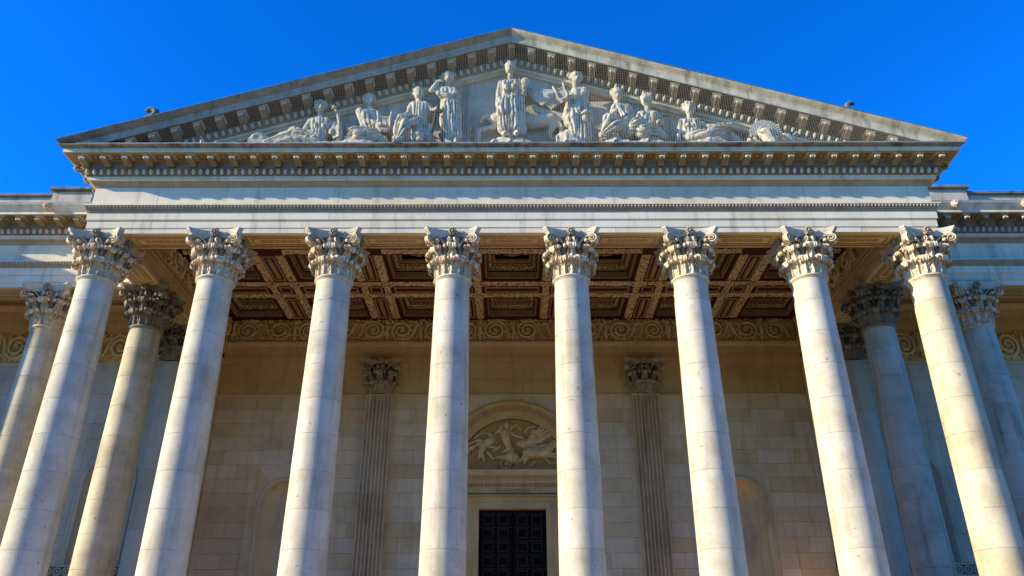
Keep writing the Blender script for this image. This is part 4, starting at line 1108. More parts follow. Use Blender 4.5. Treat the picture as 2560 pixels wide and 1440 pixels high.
# arch over the door
ar = thing('door_arch', (0,YB,9.25), 'carved semicircular arch moulding over the chariot relief', 'arch')
def half_ring(prof, name, mat, n=40):
    m = MB(); m.loft([[(-r*math.cos(math.pi*i/n), YB+y, 9.25+r*math.sin(math.pi*i/n)) for r, y in prof] for i in range(n+1)]); return obj(name, m, M[mat], ar, smooth=30)
half_ring([(2.78,.1),(2.78,-.10),(2.74,-.14),(2.70,-.14),(2.66,-.09),(2.60,-.08),(2.60,.1)], 'outer_moulding', 'arch')
half_ring([(2.60,.1),(2.60,-.06),(2.36,-.02),(2.36,.12)], 'leaf_band', 'arch')
half_ring([(2.36,.3),(2.36,-.03),(2.30,-.03),(2.28,.0),(2.08,.06),(2.06,.36)], 'arch_soffit', 'arch')
m = MB()
for i in range(60):
    a = math.pi*(i+.5)/60; m.ell((-2.66*math.cos(a), YB-.10, 9.25+2.66*math.sin(a)), .045,.04,.055, 6, 4)
obj('egg_row', m, M['relief'], ar, kind='stuff')
m = MB()
for i in range(110):
    a = math.pi*(i+.5)/110; r = 2.48+.05*((i%2)*2-1); m.ell((-r*math.cos(a), YB-.045, 9.25+r*math.sin(a)), .05,.04,.055, 6, 4)
obj('leaf_row', m, M['relief_ground'], ar, kind='stuff')

# ---------------------------------------------------------------- figures: bodies grown from rounded limbs, fused into one skin
def cone_mb(m, p, q, r0, r1, n=10):
    """a limb with rounded ends"""
    p, q = Vector(p), Vector(q); t = q-p; L_ = t.length
    if L_ < 1e-4: t = Vector((0,0,1)); L_ = 1e-4
    t.normalize(); a = t.orthogonal().normalized(); b = t.cross(a); rings = []
    for k in range(-4,1):
        g_ = R(90*k/4); c = p + t*r0*math.sin(g_); rr = max(.002, r0*math.cos(g_)); rings.append([c + (a*math.cos(2*math.pi*j/n)+b*math.sin(2*math.pi*j/n))*rr for j in range(n)])
    for k in range(0,5):
        g_ = R(90*k/4); c = q + t*r1*math.sin(g_); rr = max(.002, r1*math.cos(g_)); rings.append([c + (a*math.cos(2*math.pi*j/n)+b*math.sin(2*math.pi*j/n))*rr for j in range(n)])
    m.loft(rings)
def fuse(m, voxel=.028, smooth=3, folds=(), amp=.02, seed=1):
    """join overlapping pieces into one skin; folds: list of (p, q, radius, count, amp) limbs of cloth whose skin is pleated along p->q"""
    me = bpy.data.meshes.new('tmp'); me.from_pydata(m.v, [], m.f)
    bm = bmesh.new(); bm.from_mesh(me); bmesh.ops.recalc_face_normals(bm, faces=bm.faces); bm.to_mesh(me); bm.free()
    o = bpy.data.objects.new('tmp', me); COL.objects.link(o)
    md = o.modifiers.new('r', 'REMESH'); md.mode = 'VOXEL'; md.voxel_size = voxel
    if smooth: ms = o.modifiers.new('s', 'SMOOTH'); ms.iterations = smooth; ms.factor = .5
    dg = bpy.context.evaluated_depsgraph_get(); ev = o.evaluated_get(dg); nm = bpy.data.meshes.new_from_object(ev)
    bpy.data.objects.remove(o); bpy.data.meshes.remove(me)
    nor0 = [v.normal.copy() for v in nm.vertices]
    for v, nr in zip(nm.vertices, nor0): v.co += nr*(.010*noise.noise(v.co*11)+.008*noise.noise(v.co*24))
    if folds:
        F = []
        for p, q, r, cnt, am in folds:
            p, q = Vector(p), Vector(q); t = (q-p); L_ = t.length; t.normalize(); a = t.cross(Vector((0,-1,0))); a = a.normalized() if a.length > .1 else Vector((1,0,0)); b = t.cross(a); F.append((p,t,L_,a,b,r,cnt,am))
        nor = [v.normal.copy() for v in nm.vertices]
        for v, nr in zip(nm.vertices, nor):
            best = None
            for p,t,L_,a,b,r,cnt,am in F:
                d = v.co-p; s_ = d.dot(t)
                if s_ < -r*.5 or s_ > L_+r*.5: continue
                rad = d - t*s_; dist = rad.length
                if dist < r*1.5 and (best is None or dist/r < best[0]): best = (dist/r, math.atan2(rad.dot(b), rad.dot(a)), s_, cnt, am, L_, r)
            if best:
                _, ang, s_, cnt, am, L_, r = best
                w = ang*cnt + 1.6*noise.noise(v.co*2.2+Vector((seed,0,0))) + 1.1*noise.noise(v.co*5)
                ridge = abs(math.sin(w*.5)); h = (ridge**.7 - .5)
                env = min(1, max(.15, (s_+r*.3)/(.3*L_+.05)))
                v.co += nr*am*h*env*2.3
    return nm
def statue(name, label, mats, prims, base=None, folds=(), extras=None, cat='statue', group='pediment figures', at=None, voxel=.020, heads=(), seed=1):
    """prims: list of (p, q, r0, r1)"""
    t = thing(name, at, label, cat, group)
    m = MB()
    for p, q, r0, r1 in prims: cone_mb(m, p, q, r0, r1)
    for h in heads: head(m, *h)
    me = fuse(m, voxel, 0, folds, seed=seed); me.materials.append(M[mats]); me.shade_smooth()
    me.transform(Matrix.Translation(-Vector(at)))
    link('figure', me, t, at)
    return t
def head(m, c, r=.155, yaw=0, tilt=0, hair='bun', seed=3):
    """head with face towards -Y: skull, jaw, nose, brows, hair"""
    rnd = random.Random(seed); c = Vector(c); r = r*1.24; tilt = tilt + 16
    Rm = Matrix.Rotation(R(yaw), 3, 'Z') @ Matrix.Rotation(R(tilt), 3, 'X')
    def P(x,y,z): return c + Rm @ Vector((x*r, y*r, z*r))
    def E(x,y,z,a,b,d):
        q = MB(); q.ell((0,0,0), a*r, b*r, d*r, 10, 8); q.v = [tuple(P(x,y,z) + Rm @ Vector(v)) for v in q.v]; m.add(q.v, q.f)
    E(0,.05,.25,.82,.95,.92); E(0,-.18,-.25,.64,.70,.78); E(0,-.35,-.72,.34,.30,.26)
    cone_mb(m, P(0,-.82,.12), P(0,-1.02,-.28), .08*r, .15*r, 6)
    E(0,-.72,.26,.5,.16,.10); E(0,-.80,-.52,.24,.14,.10)
    for s_ in (-1,1): E(s_*.84,.05,-.05,.12,.2,.24)
    n = 30; E(0,.20,.34,.93,.98,.86)
    for k in range(n):
        a = rnd.uniform(-2.6,2.6); b_ = rnd.uniform(.15,1.35)
        x = math.sin(a)*math.cos(b_); y = math.cos(a)*math.cos(b_); z = math.sin(b_)
        if y < -.45 and z < .72: continue
        E(x*.94, y*.96+.12, z*.80+.34, .17,.17,.15)
    if hair == 'bun': E(0,1.0,.10,.45,.4,.42)
    if hair == 'wreath':
        for k in range(13):
            a = math.pi*2*k/13; E(.92*math.sin(a), .9*math.cos(a)+.1, .62+.1*(k%2), .14,.18,.28)
    if hair == 'cap': E(0,.1,.42,.95,1.0,.72)
    cone_mb(m, P(0,.15,-.5), P(0,.3,-1.6), .40*r, .44*r, 8)
def rock(parent_label, x0, x1, zb, zt_, y, seed, peak=None):
    """low craggy plinth"""
    m = MB(); rnd = random.Random(seed); nx, ny = 36, 8; g0 = []
    pk = peak if peak is not None else (x0+x1)/2
    rows = []
    for j in range(ny+1):
        row = []
        for i in range(nx+1):
            u = i/nx; x = x0+(x1-x0)*u; v = j/ny; yy = y-.42+.84*v
            d = abs(x-pk)/max(pk-x0, x1-pk)
            h = (1-min(1,d)**1.7)*(math.sin(math.pi*min(.5,v*.75+.02))**.8)
            q = noise.noise(Vector((x*3, yy*3, seed)))*.5+noise.noise(Vector((x*8, yy*6, seed)))*.6
            z = zb + max(0, (zt_-zb)*(h + .25*q*(h>.05)))
            row.append((x, yy, round(z*14)/14*.5+z*.5))
        rows.append(row)
    m.loft(rows, closed=False)
    m.add([(x0,y-.42,zb-.08),(x1,y-.42,zb-.08),(x1,y+.42,zb-.08),(x0,y+.42,zb-.08)], [(0,1,2,3)])
    return m
#STATUES#
# figures of the pediment (metres; built from measured poses)
def YR(y): return y
st_central = statue('standing_statue', 'tall robed goddess statue standing at the centre of the pediment on a rock', 'statue', [((-0.052, -0.95, 19.429), (-0.026, -0.95, 19.599), 0.082, 0.082), ((-0.221, -0.95, 19.178), (0.143, -0.95, 19.211), 0.151, 0.151), ((-0.233, -0.95, 19.127), (-0.193, -0.95, 18.648), 0.164, 0.151), ((0.143, -0.95, 19.161), (0.051, -0.95, 18.648), 0.164, 0.137), ((-0.167, -1.08, 18.964), (-0.167, -1.08, 18.881), 0.096, 0.096), ((0.064, -1.08, 18.981), (0.051, -1.08, 18.898), 0.096, 0.096), ((-0.192, -0.95, 18.533), (-0.201, -0.95, 17.443), 0.192, 0.233), ((0.064, -0.95, 18.533), (0.126, -0.95, 17.38), 0.178, 0.233), ((-0.064, -0.95, 18.451), (-0.038, -0.95, 17.38), 0.192, 0.219), ((-0.205, -1.0, 18.491), (-0.278, -1.07, 17.948), 0.164, 0.192), ((0.026, -1.03, 18.465), (0.076, -1.07, 17.757), 0.137, 0.137), ((-0.345, -1.05, 18.465), (0.038, -1.09, 18.545), 0.096, 0.082), ((-0.338, -0.95, 19.211), (-0.412, -0.95, 18.779), 0.103, 0.089), ((-0.412, -0.95, 18.763), (-0.432, -1.07, 18.237), 0.085, 0.062), ((-0.432, -1.07, 18.237), (-0.406, -1.09, 18.124), 0.062, 0.048), ((0.26, -0.95, 19.261), (0.386, -1.0, 18.753), 0.11, 0.089), ((0.386, -1.0, 18.753), (0.422, -1.2, 18.909), 0.075, 0.062), ((0.449, -1.23, 19.031), (0.449, -1.23, 19.064), 0.123, 0.123), ((0.274, -0.85, 19.215), (0.314, -0.9, 17.294), 0.11, 0.151), ((-0.211, -1.15, 17.037), (-0.221, -1.3, 16.905), 0.082, 0.068), ((0.136, -1.15, 17.037), (0.148, -1.3, 16.905), 0.082, 0.068)], at=(-0.05, -0.95, 16.48), heads=[((-0.052, -0.97, 19.819), 0.185, -6, -6, 'bun')], folds=[((-0.115, -0.95, 18.533), (-0.113, -0.95, 17.177), 0.411, 17, 0.035), ((-0.052, -0.95, 19.228), (-0.051, -0.95, 18.615), 0.356, 14, 0.018), ((0.3, -0.85, 19.215), (0.327, -0.9, 17.294), 0.192, 6, 0.02)])
obj('rock_base', rock('', -1.108, 0.909, 16.50, 17.162, -.93, 7, -0.05), M['statue'], st_central, smooth=30)
st_reclL = statue('reclining_statue', 'reclining wreathed statue leaning on its arm beside a swan, first figure from the left', 'statue', [((-6.058, -0.95, 17.855), (-6.06, -0.95, 17.983), 0.089, 0.089), ((-6.254, -0.95, 17.68), (-5.823, -0.95, 17.664), 0.137, 0.137), ((-6.224, -0.95, 17.632), (-6.123, -0.95, 17.068), 0.178, 0.178), ((-5.87, -0.95, 17.632), (-5.91, -0.95, 17.068), 0.178, 0.164), ((-6.047, -0.95, 17.632), (-5.993, -0.95, 17.022), 0.205, 0.219), ((-6.104, -1.09, 17.395), (-6.1, -1.09, 17.364), 0.096, 0.096), ((-5.853, -1.09, 17.395), (-5.85, -1.09, 17.364), 0.096, 0.096), ((-6.343, -0.95, 17.68), (-6.445, -1.0, 17.247), 0.11, 0.096), ((-6.445, -1.0, 17.247), (-6.249, -1.05, 16.837), 0.089, 0.068), ((-5.798, -0.95, 17.664), (-5.544, -1.0, 17.498), 0.103, 0.089), ((-5.544, -1.0, 17.498), (-5.598, -1.15, 17.099), 0.082, 0.062), ((-6.038, -0.95, 16.976), (-6.8, -1.0, 17.185), 0.219, 0.192), ((-6.8, -1.0, 17.185), (-7.616, -1.05, 16.776), 0.164, 0.082), ((-6.048, -1.1, 16.799), (-6.875, -1.15, 16.792), 0.192, 0.164), ((-6.809, -0.95, 17.162), (-7.177, -0.95, 17.099), 0.164, 0.137), ((-6.875, -1.15, 16.792), (-7.238, -1.2, 16.647), 0.137, 0.096)], at=(-6.462, -0.95, 16.48), heads=[((-6.081, -0.97, 18.224), 0.175, 14, -6, 'wreath')], folds=[((-6.043, -0.95, 17.022), (-6.815, -0.95, 17.208), 0.274, 9, 0.03), ((-6.798, -1.0, 17.169), (-7.616, -1.05, 16.776), 0.219, 7, 0.022), ((-6.049, -0.95, 17.648), (-5.98, -0.95, 17.022), 0.356, 13, 0.02)])
obj('rock_base', rock('', -7.769, -5.192, 16.50, 16.914, -.93, 5, -5.466), M['statue'], st_reclL, smooth=30)
st_lyreL = statue('seated_statue', 'statue leaning back over a lyre, second figure from the left, head in shade', 'statue', [((-4.517, -0.85, 18.194), (-4.546, -0.85, 18.388), 0.096, 0.096), ((-4.738, -0.95, 17.983), (-4.392, -0.85, 18.064), 0.164, 0.151), ((-4.654, -0.95, 17.887), (-4.479, -0.95, 17.286), 0.219, 0.205), ((-4.448, -0.85, 17.968), (-4.276, -0.95, 17.255), 0.192, 0.205), ((-4.797, -1.0, 18.022), (-4.668, -1.05, 17.647), 0.151, 0.11), ((-4.668, -1.05, 17.647), (-4.086, -1.25, 17.33), 0.103, 0.068), ((-4.274, -0.85, 18.032), (-3.839, -1.05, 17.302), 0.096, 0.068), ((-4.271, -0.95, 17.193), (-4.915, -1.05, 17.177), 0.205, 0.178), ((-4.915, -1.05, 17.177), (-5.104, -1.05, 16.93), 0.151, 0.082), ((-4.304, -1.1, 16.953), (-4.744, -1.2, 16.937), 0.164, 0.164), ((-4.291, -0.95, 17.131), (-3.957, -1.05, 16.868), 0.192, 0.123)], at=(-4.407, -0.95, 16.48), heads=[((-4.583, -0.87, 18.568), 0.185, 30, -4, 'curls')], folds=[((-4.273, -0.95, 17.224), (-5.116, -1.05, 17.053), 0.329, 11, 0.03), ((-4.496, -0.95, 17.967), (-4.376, -0.95, 17.255), 0.329, 12, 0.018)])
obj('rock_base', rock('', -5.441, -3.598, 16.50, 17.099, -.93, 5, -4.719), M['statue'], st_lyreL, smooth=30)
st_sword = statue('seated_statue', 'seated curly haired statue gripping a dark sword, third figure from the left', 'statue', [((-2.947, -0.95, 18.468), (-2.956, -0.95, 18.631), 0.082, 0.082), ((-3.118, -0.95, 18.321), (-2.773, -0.95, 18.321), 0.137, 0.137), ((-3.09, -0.95, 18.273), (-3.004, -0.95, 17.855), 0.151, 0.151), ((-2.796, -0.95, 18.273), (-2.839, -0.95, 17.855), 0.151, 0.151), ((-2.95, -0.95, 18.273), (-2.926, -0.95, 17.823), 0.164, 0.178), ((-3.194, -0.95, 18.305), (-3.244, -1.0, 17.942), 0.103, 0.089), ((-3.243, -1.0, 17.926), (-3.362, -1.25, 17.674), 0.075, 0.055), ((-2.723, -0.95, 18.337), (-2.527, -1.0, 18.054), 0.103, 0.082), ((-2.527, -1.0, 18.054), (-2.336, -1.15, 18.042), 0.075, 0.062), ((-2.946, -0.95, 17.727), (-3.427, -1.35, 17.515), 0.164, 0.123), ((-3.449, -1.37, 17.499), (-3.526, -1.35, 17.127), 0.116, 0.082), ((-3.526, -1.35, 17.127), (-3.561, -1.3, 16.798), 0.089, 0.082), ((-2.83, -0.95, 17.68), (-3.256, -1.4, 17.242), 0.178, 0.137), ((-3.268, -1.4, 17.242), (-3.413, -1.35, 16.699), 0.137, 0.11), ((-2.886, -0.95, 17.538), (-2.884, -0.95, 17.022), 0.247, 0.274), ((-2.629, -0.95, 17.443), (-2.634, -0.95, 17.022), 0.137, 0.192), ((-3.461, -1.4, 16.6), (-3.563, -1.5, 16.494), 0.068, 0.055)], at=(-2.913, -0.95, 16.48), heads=[((-2.986, -0.97, 18.762), 0.18, 8, -6, 'curls')], folds=[((-2.83, -0.95, 17.68), (-3.413, -1.35, 16.699), 0.356, 11, 0.032), ((-2.951, -0.95, 18.305), (-2.926, -0.95, 17.823), 0.301, 13, 0.02), ((-2.889, -0.95, 17.601), (-2.857, -0.95, 16.976), 0.356, 12, 0.03)])
obj('rock_base', rock('', -3.872, -2.129, 16.50, 16.945, -.93, 5, -2.976), M['statue'], st_sword, smooth=30)
st_lookout = statue('standing_statue', 'standing draped statue raising a bent arm to its brow, left of the centre', 'statue', [((-2.073, -0.95, 19.094), (-2.079, -0.95, 19.261), 0.082, 0.082), ((-2.21, -0.95, 18.944), (-1.873, -0.95, 18.911), 0.137, 0.123), ((-2.181, -0.95, 18.862), (-2.09, -0.95, 18.5), 0.164, 0.164), ((-1.896, -0.95, 18.829), (-1.962, -0.95, 18.5), 0.164, 0.164), ((-2.214, -1.07, 18.627), (-1.78, -1.07, 18.66), 0.11, 0.11), ((-2.236, -0.95, 18.961), (-2.571, -1.05, 18.841), 0.103, 0.096), ((-2.571, -1.05, 18.841), (-2.368, -1.05, 19.223), 0.089, 0.068), ((-2.368, -1.05, 19.223), (-2.236, -1.07, 19.206), 0.062, 0.048), ((-2.324, -1.15, 18.657), (-2.05, -1.17, 18.542), 0.068, 0.082), ((-1.793, -0.95, 18.829), (-1.758, -0.95, 18.533), 0.11, 0.123), ((-2.033, -0.95, 18.337), (-2.022, -0.95, 17.333), 0.233, 0.205), ((-1.841, -0.95, 18.337), (-1.735, -0.95, 17.022), 0.205, 0.164), ((-2.137, -0.95, 18.402), (-2.15, -0.95, 17.727), 0.137, 0.11), ((-2.144, -1.03, 17.726), (-2.089, -1.01, 17.239), 0.11, 0.096), ((-2.077, -1.0, 17.247), (-2.029, -1.0, 16.968), 0.082, 0.068), ((-2.022, -1.05, 16.868), (-2.006, -1.2, 16.723), 0.068, 0.055), ((-1.749, -1.05, 16.868), (-1.723, -1.2, 16.723), 0.068, 0.055), ((-1.922, -0.95, 17.727), (-1.86, -0.95, 17.022), 0.233, 0.192)], at=(-1.917, -0.95, 16.48), heads=[((-2.07, -0.97, 19.412), 0.18, 6, -6, 'curls')], folds=[((-1.937, -0.95, 18.533), (-1.834, -0.95, 16.976), 0.411, 14, 0.03), ((-2.053, -0.95, 18.895), (-2.013, -0.95, 18.5), 0.356, 8, 0.022)])
obj('rock_base', rock('', -2.353, -1.482, 16.50, 16.914, -.93, 7, -1.917), M['statue'], st_lookout, smooth=30)
st_lyreR = statue('standing_statue', 'draped statue holding up a square lyre, first figure right of the centre', 'statue', [((2.059, -0.95, 19.061), (2.065, -0.95, 19.228), 0.089, 0.089), ((2.039, -0.95, 18.878), (2.349, -0.95, 18.878), 0.137, 0.151), ((2.076, -0.95, 18.812), (2.139, -0.95, 18.435), 0.164, 0.164), ((2.333, -0.95, 18.812), (2.291, -0.95, 18.402), 0.178, 0.178), ((2.386, -0.95, 18.829), (2.302, -1.05, 18.546), 0.123, 0.096), ((2.299, -1.07, 18.529), (1.684, -1.25, 18.392), 0.089, 0.062), ((1.998, -0.95, 18.796), (1.794, -1.1, 18.374), 0.096, 0.075), ((1.794, -1.1, 18.374), (1.583, -1.25, 18.392), 0.068, 0.055), ((2.173, -0.95, 18.337), (1.895, -1.1, 17.607), 0.219, 0.178), ((2.21, -0.95, 18.289), (2.322, -0.95, 17.022), 0.233, 0.178), ((1.895, -1.1, 17.607), (2.023, -1.0, 17.138), 0.164, 0.178), ((2.334, -0.95, 18.208), (2.415, -0.95, 17.727), 0.178, 0.164), ((1.819, -1.05, 18.254), (1.701, -1.07, 17.757), 0.11, 0.096), ((1.701, -1.07, 17.757), (1.743, -1.05, 17.458), 0.082, 0.068), ((2.219, -0.95, 17.569), (2.207, -0.95, 16.945), 0.233, 0.219), ((2.081, -0.95, 17.255), (2.006, -0.95, 16.914), 0.164, 0.164)], at=(2.067, -0.95, 16.48), heads=[((2.095, -0.97, 19.378), 0.185, 10, -6, 'bun')], folds=[((2.212, -0.95, 18.337), (2.257, -0.95, 16.945), 0.466, 13, 0.035), ((1.916, -1.1, 18.212), (2.006, -1.05, 17.099), 0.274, 7, 0.03)])
obj('rock_base', rock('', 1.357, 2.502, 16.50, 17.38, -.93, 5, 1.731), M['statue'], st_lyreR, smooth=30)
st_pipes = statue('seated_statue', 'seated statue with two long pipes below its chin, second figure right of centre', 'statue', [((3.392, -0.95, 18.402), (3.387, -0.95, 18.533), 0.089, 0.089), ((3.331, -0.95, 18.24), (3.686, -0.95, 18.208), 0.123, 0.137), ((3.391, -0.95, 18.176), (3.454, -0.95, 17.759), 0.178, 0.192), ((3.656, -0.95, 18.143), (3.579, -0.95, 17.727), 0.151, 0.178), ((3.274, -1.0, 18.231), (3.149, -1.1, 17.797), 0.096, 0.082), ((3.149, -1.1, 17.797), (3.296, -1.2, 17.937), 0.075, 0.055), ((3.763, -0.95, 18.208), (3.84, -0.95, 17.855), 0.103, 0.096), ((3.84, -0.95, 17.855), (3.593, -1.15, 17.567), 0.082, 0.055), ((3.498, -0.95, 17.648), (3.014, -1.3, 17.571), 0.178, 0.123), ((2.984, -1.33, 17.547), (2.874, -1.3, 17.059), 0.116, 0.082), ((2.874, -1.3, 17.059), (2.893, -1.25, 16.837), 0.089, 0.082), ((3.621, -0.95, 17.601), (3.164, -1.3, 17.167), 0.205, 0.164), ((3.152, -1.3, 17.167), (2.797, -1.25, 16.898), 0.151, 0.096), ((3.538, -0.95, 17.49), (3.581, -0.95, 17.177), 0.26, 0.274)], at=(3.312, -0.95, 16.48), heads=[((3.381, -0.97, 18.696), 0.185, 4, 6, 'curls')], folds=[((3.671, -0.95, 17.601), (2.822, -1.25, 16.898), 0.356, 11, 0.03), ((3.574, -0.95, 17.648), (3.576, -0.95, 17.099), 0.329, 12, 0.03)])
obj('rock_base', rock('', 2.677, 3.872, 16.50, 17.193, -.93, 5, 3.249), M['statue'], st_pipes, smooth=30)
st_turn = statue('seated_statue', 'seated statue with bow and braided hair looking left, third figure right of centre', 'statue', [((4.318, -0.95, 18.127), (4.32, -0.95, 18.321), 0.089, 0.089), ((4.111, -0.95, 17.919), (4.543, -0.95, 17.919), 0.137, 0.137), ((4.145, -0.95, 17.855), (4.197, -0.95, 17.538), 0.178, 0.178), ((4.499, -0.95, 17.855), (4.373, -0.95, 17.538), 0.178, 0.178), ((4.165, -1.07, 17.694), (4.177, -1.07, 17.678), 0.096, 0.096), ((4.417, -1.07, 17.694), (4.416, -1.07, 17.678), 0.096, 0.096), ((4.043, -0.95, 17.855), (3.922, -1.0, 17.498), 0.103, 0.089), ((3.922, -1.0, 17.498), (3.897, -1.25, 17.455), 0.075, 0.068), ((4.626, -0.95, 17.855), (4.751, -0.95, 17.538), 0.103, 0.089), ((4.751, -0.95, 17.538), (4.577, -1.25, 17.408), 0.075, 0.062), ((4.187, -0.95, 17.412), (3.831, -1.3, 17.321), 0.178, 0.137), ((3.831, -1.3, 17.321), (3.668, -1.25, 17.021), 0.137, 0.096), ((4.411, -0.95, 17.38), (4.026, -1.25, 17.021), 0.205, 0.192), ((4.219, -0.95, 17.333), (4.52, -0.95, 17.177), 0.233, 0.219), ((4.526, -0.95, 17.255), (4.736, -0.95, 17.068), 0.192, 0.137), ((3.841, -1.2, 17.277), (3.966, -1.2, 16.937), 0.137, 0.123)], at=(4.221, -0.95, 16.48), heads=[((4.302, -0.97, 18.467), 0.185, -32, -4, 'curls')], folds=[((4.595, -0.95, 17.333), (3.735, -1.2, 17.184), 0.356, 12, 0.035), ((4.304, -0.95, 17.951), (4.27, -0.95, 17.506), 0.329, 12, 0.02)])
obj('rock_base', rock('', 3.498, 5.117, 16.50, 17.131, -.93, 4, 4.245), M['statue'], st_turn, smooth=30)
st_reclR = statue('reclining_statue', 'reclining wreathed statue propped on one straight arm, rightmost figure beside the helmet', 'statue', [((5.618, -0.95, 17.759), (5.637, -0.95, 17.951), 0.082, 0.082), ((5.427, -0.95, 17.617), (5.82, -0.95, 17.632), 0.13, 0.13), ((5.46, -0.95, 17.569), (5.489, -0.95, 17.099), 0.151, 0.178), ((5.775, -0.95, 17.569), (5.639, -0.95, 17.099), 0.164, 0.192), ((5.481, -1.07, 17.38), (5.479, -1.07, 17.364), 0.096, 0.096), ((5.693, -1.07, 17.38), (5.692, -1.07, 17.364), 0.096, 0.096), ((5.364, -0.95, 17.617), (5.253, -0.95, 17.255), 0.103, 0.082), ((5.253, -0.95, 17.255), (5.161, -1.0, 16.906), 0.075, 0.062), ((5.859, -0.95, 17.648), (6.088, -0.9, 17.451), 0.11, 0.089), ((6.088, -0.9, 17.451), (6.397, -1.05, 17.364), 0.082, 0.062), ((5.593, -0.95, 17.022), (6.031, -1.1, 16.983), 0.219, 0.178), ((6.031, -1.1, 16.983), (6.515, -1.05, 17.302), 0.164, 0.11), ((6.515, -1.05, 17.302), (6.805, -1.05, 17.427), 0.103, 0.068), ((5.685, -0.95, 16.945), (6.072, -1.1, 16.799), 0.178, 0.123), ((6.377, -1.1, 17.293), (6.842, -1.1, 17.418), 0.075, 0.068), ((6.072, -1.1, 16.799), (6.537, -1.1, 16.753), 0.096, 0.055)], at=(5.988, -0.95, 16.48), heads=[((5.651, -0.97, 18.127), 0.18, -16, -4, 'wreath')], folds=[((5.593, -0.95, 17.022), (6.511, -1.05, 17.27), 0.356, 9, 0.035), ((5.605, -0.95, 17.632), (5.556, -0.95, 17.022), 0.329, 12, 0.025)])
obj('rock_base', rock('', 5.117, 7.483, 16.50, 16.883, -.93, 5, 5.988), M['statue'], st_reclR, smooth=30)
m = MB(); m.tube([(-5.357, -1.0, 16.876), (-5.365, -1.0, 17.216), (-5.429, -1.0, 17.608), (-5.495, -1.0, 17.894), (-5.599, -1.03, 18.11)], [.10,.085,.06,.05,.045], 8); m.ell((-5.625, -1.05, 18.157), .075,.10,.06, 8, 6); m.tube([(-5.637, -1.1, 18.116), (-5.675, -1.17, 18.01)], [.03,.012], 5)
for k in range(6): m.tube([Vector((-5.392, -1.05, 16.945))+Vector((.03*k-.1,-.02*k,0)), Vector((-5.525, -1.1, 17.262))+Vector((.05*k-.1,-.03*k,.02*k))], [.06,.03], 6)
obj('swan', m, M['statue'], st_reclL)
m = MB(); m.tube([(-4.037, -1.2, 17.097), (-4.181, -1.2, 17.303), (-4.161, -1.2, 17.573), (-4.21, -1.2, 17.892)], [.06,.06,.045,.035], 6); m.tube([(-3.91, -1.2, 17.086), (-3.773, -1.2, 17.267), (-3.802, -1.2, 17.542), (-3.764, -1.2, 17.853)], [.06,.06,.045,.035], 6); m.tube([(-4.18, -1.2, 17.669), (-3.787, -1.2, 17.634)], .03, 6); m.tube([(-4.102, -1.2, 17.164), (-3.848, -1.2, 17.142)], [.07,.07], 6)
m.tube([(-4.098, -1.2, 17.646), (-4.066, -1.2, 17.177)], .009, 4)
m.tube([(-4.052, -1.2, 17.642), (-4.03, -1.2, 17.174)], .009, 4)
m.tube([(-4.006, -1.2, 17.638), (-3.993, -1.2, 17.17)], .009, 4)
m.tube([(-3.96, -1.2, 17.634), (-3.957, -1.2, 17.167)], .009, 4)
m.tube([(-3.914, -1.2, 17.63), (-3.92, -1.2, 17.164)], .009, 4)
m.tube([(-3.868, -1.2, 17.626), (-3.884, -1.2, 17.161)], .009, 4)
obj('lyre', m, M['statue'], st_lyreL)
m = MB(); m.tube([(1.619, -1.3, 18.175), (1.47, -1.3, 18.288), (1.422, -1.3, 18.528), (1.314, -1.3, 18.778)], [.06,.06,.045,.035], 6); m.tube([(1.712, -1.3, 18.222), (1.767, -1.3, 18.438), (1.683, -1.3, 18.661), (1.638, -1.3, 18.944)], [.06,.06,.045,.035], 6); m.tube([(1.387, -1.3, 18.601), (1.672, -1.3, 18.747)], .03, 6); m.tube([(1.558, -1.3, 18.204), (1.743, -1.3, 18.298)], [.07,.07], 6)
m.tube([(1.449, -1.3, 18.618), (1.58, -1.3, 18.231)], .009, 4)
m.tube([(1.483, -1.3, 18.635), (1.607, -1.3, 18.244)], .009, 4)
m.tube([(1.516, -1.3, 18.652), (1.634, -1.3, 18.258)], .009, 4)
m.tube([(1.55, -1.3, 18.669), (1.66, -1.3, 18.271)], .009, 4)
m.tube([(1.583, -1.3, 18.686), (1.687, -1.3, 18.285)], .009, 4)
m.tube([(1.617, -1.3, 18.703), (1.714, -1.3, 18.298)], .009, 4)
obj('lyre', m, M['statue'], st_lyreR)
m = MB(); m.tube([(-2.323, -1.2, 18.129), (-2.348, -1.22, 17.857)], .035, 6); m.tube([(-2.36, -1.22, 17.857), (-2.463, -1.3, 16.967)], [.055,.045], 4); m.tube([(-2.525, -1.2, 17.858), (-2.195, -1.23, 17.817)], .035, 5); obj('sword', m, M['iron'], st_sword)
m = MB(); m.ell((-2.876, -1.3, 16.859), .16,.14,.14, 10, 8); m.ell((-2.818, -1.4, 16.646), .11,.10,.06, 8, 6)
for k in range(12): a = k*math.pi/6; m.ell(Vector((-2.885, -1.25, 16.929))+Vector((.16*math.cos(a),0,.14*math.sin(a))), .06,.07,.06, 6, 4)
obj('lion_mask', m, M['statue'], st_sword)
m = MB(); m.tube([(3.302, -1.25, 18.135), (3.423, -1.45, 17.449)], [.025,.04], 7); m.tube([(3.302, -1.25, 18.135), (3.5, -1.45, 17.496)], [.025,.04], 7); obj('double_pipe', m, M['statue'], st_pipes)
m = MB(); m.tube([(4.559, -1.15, 17.441), (4.649, -1.15, 17.614), (4.782, -1.15, 17.708), (4.936, -1.15, 17.74), (5.041, -1.15, 17.661), (5.119, -1.15, 17.551)], .018, 6); obj('bow', m, M['iron'], st_turn)
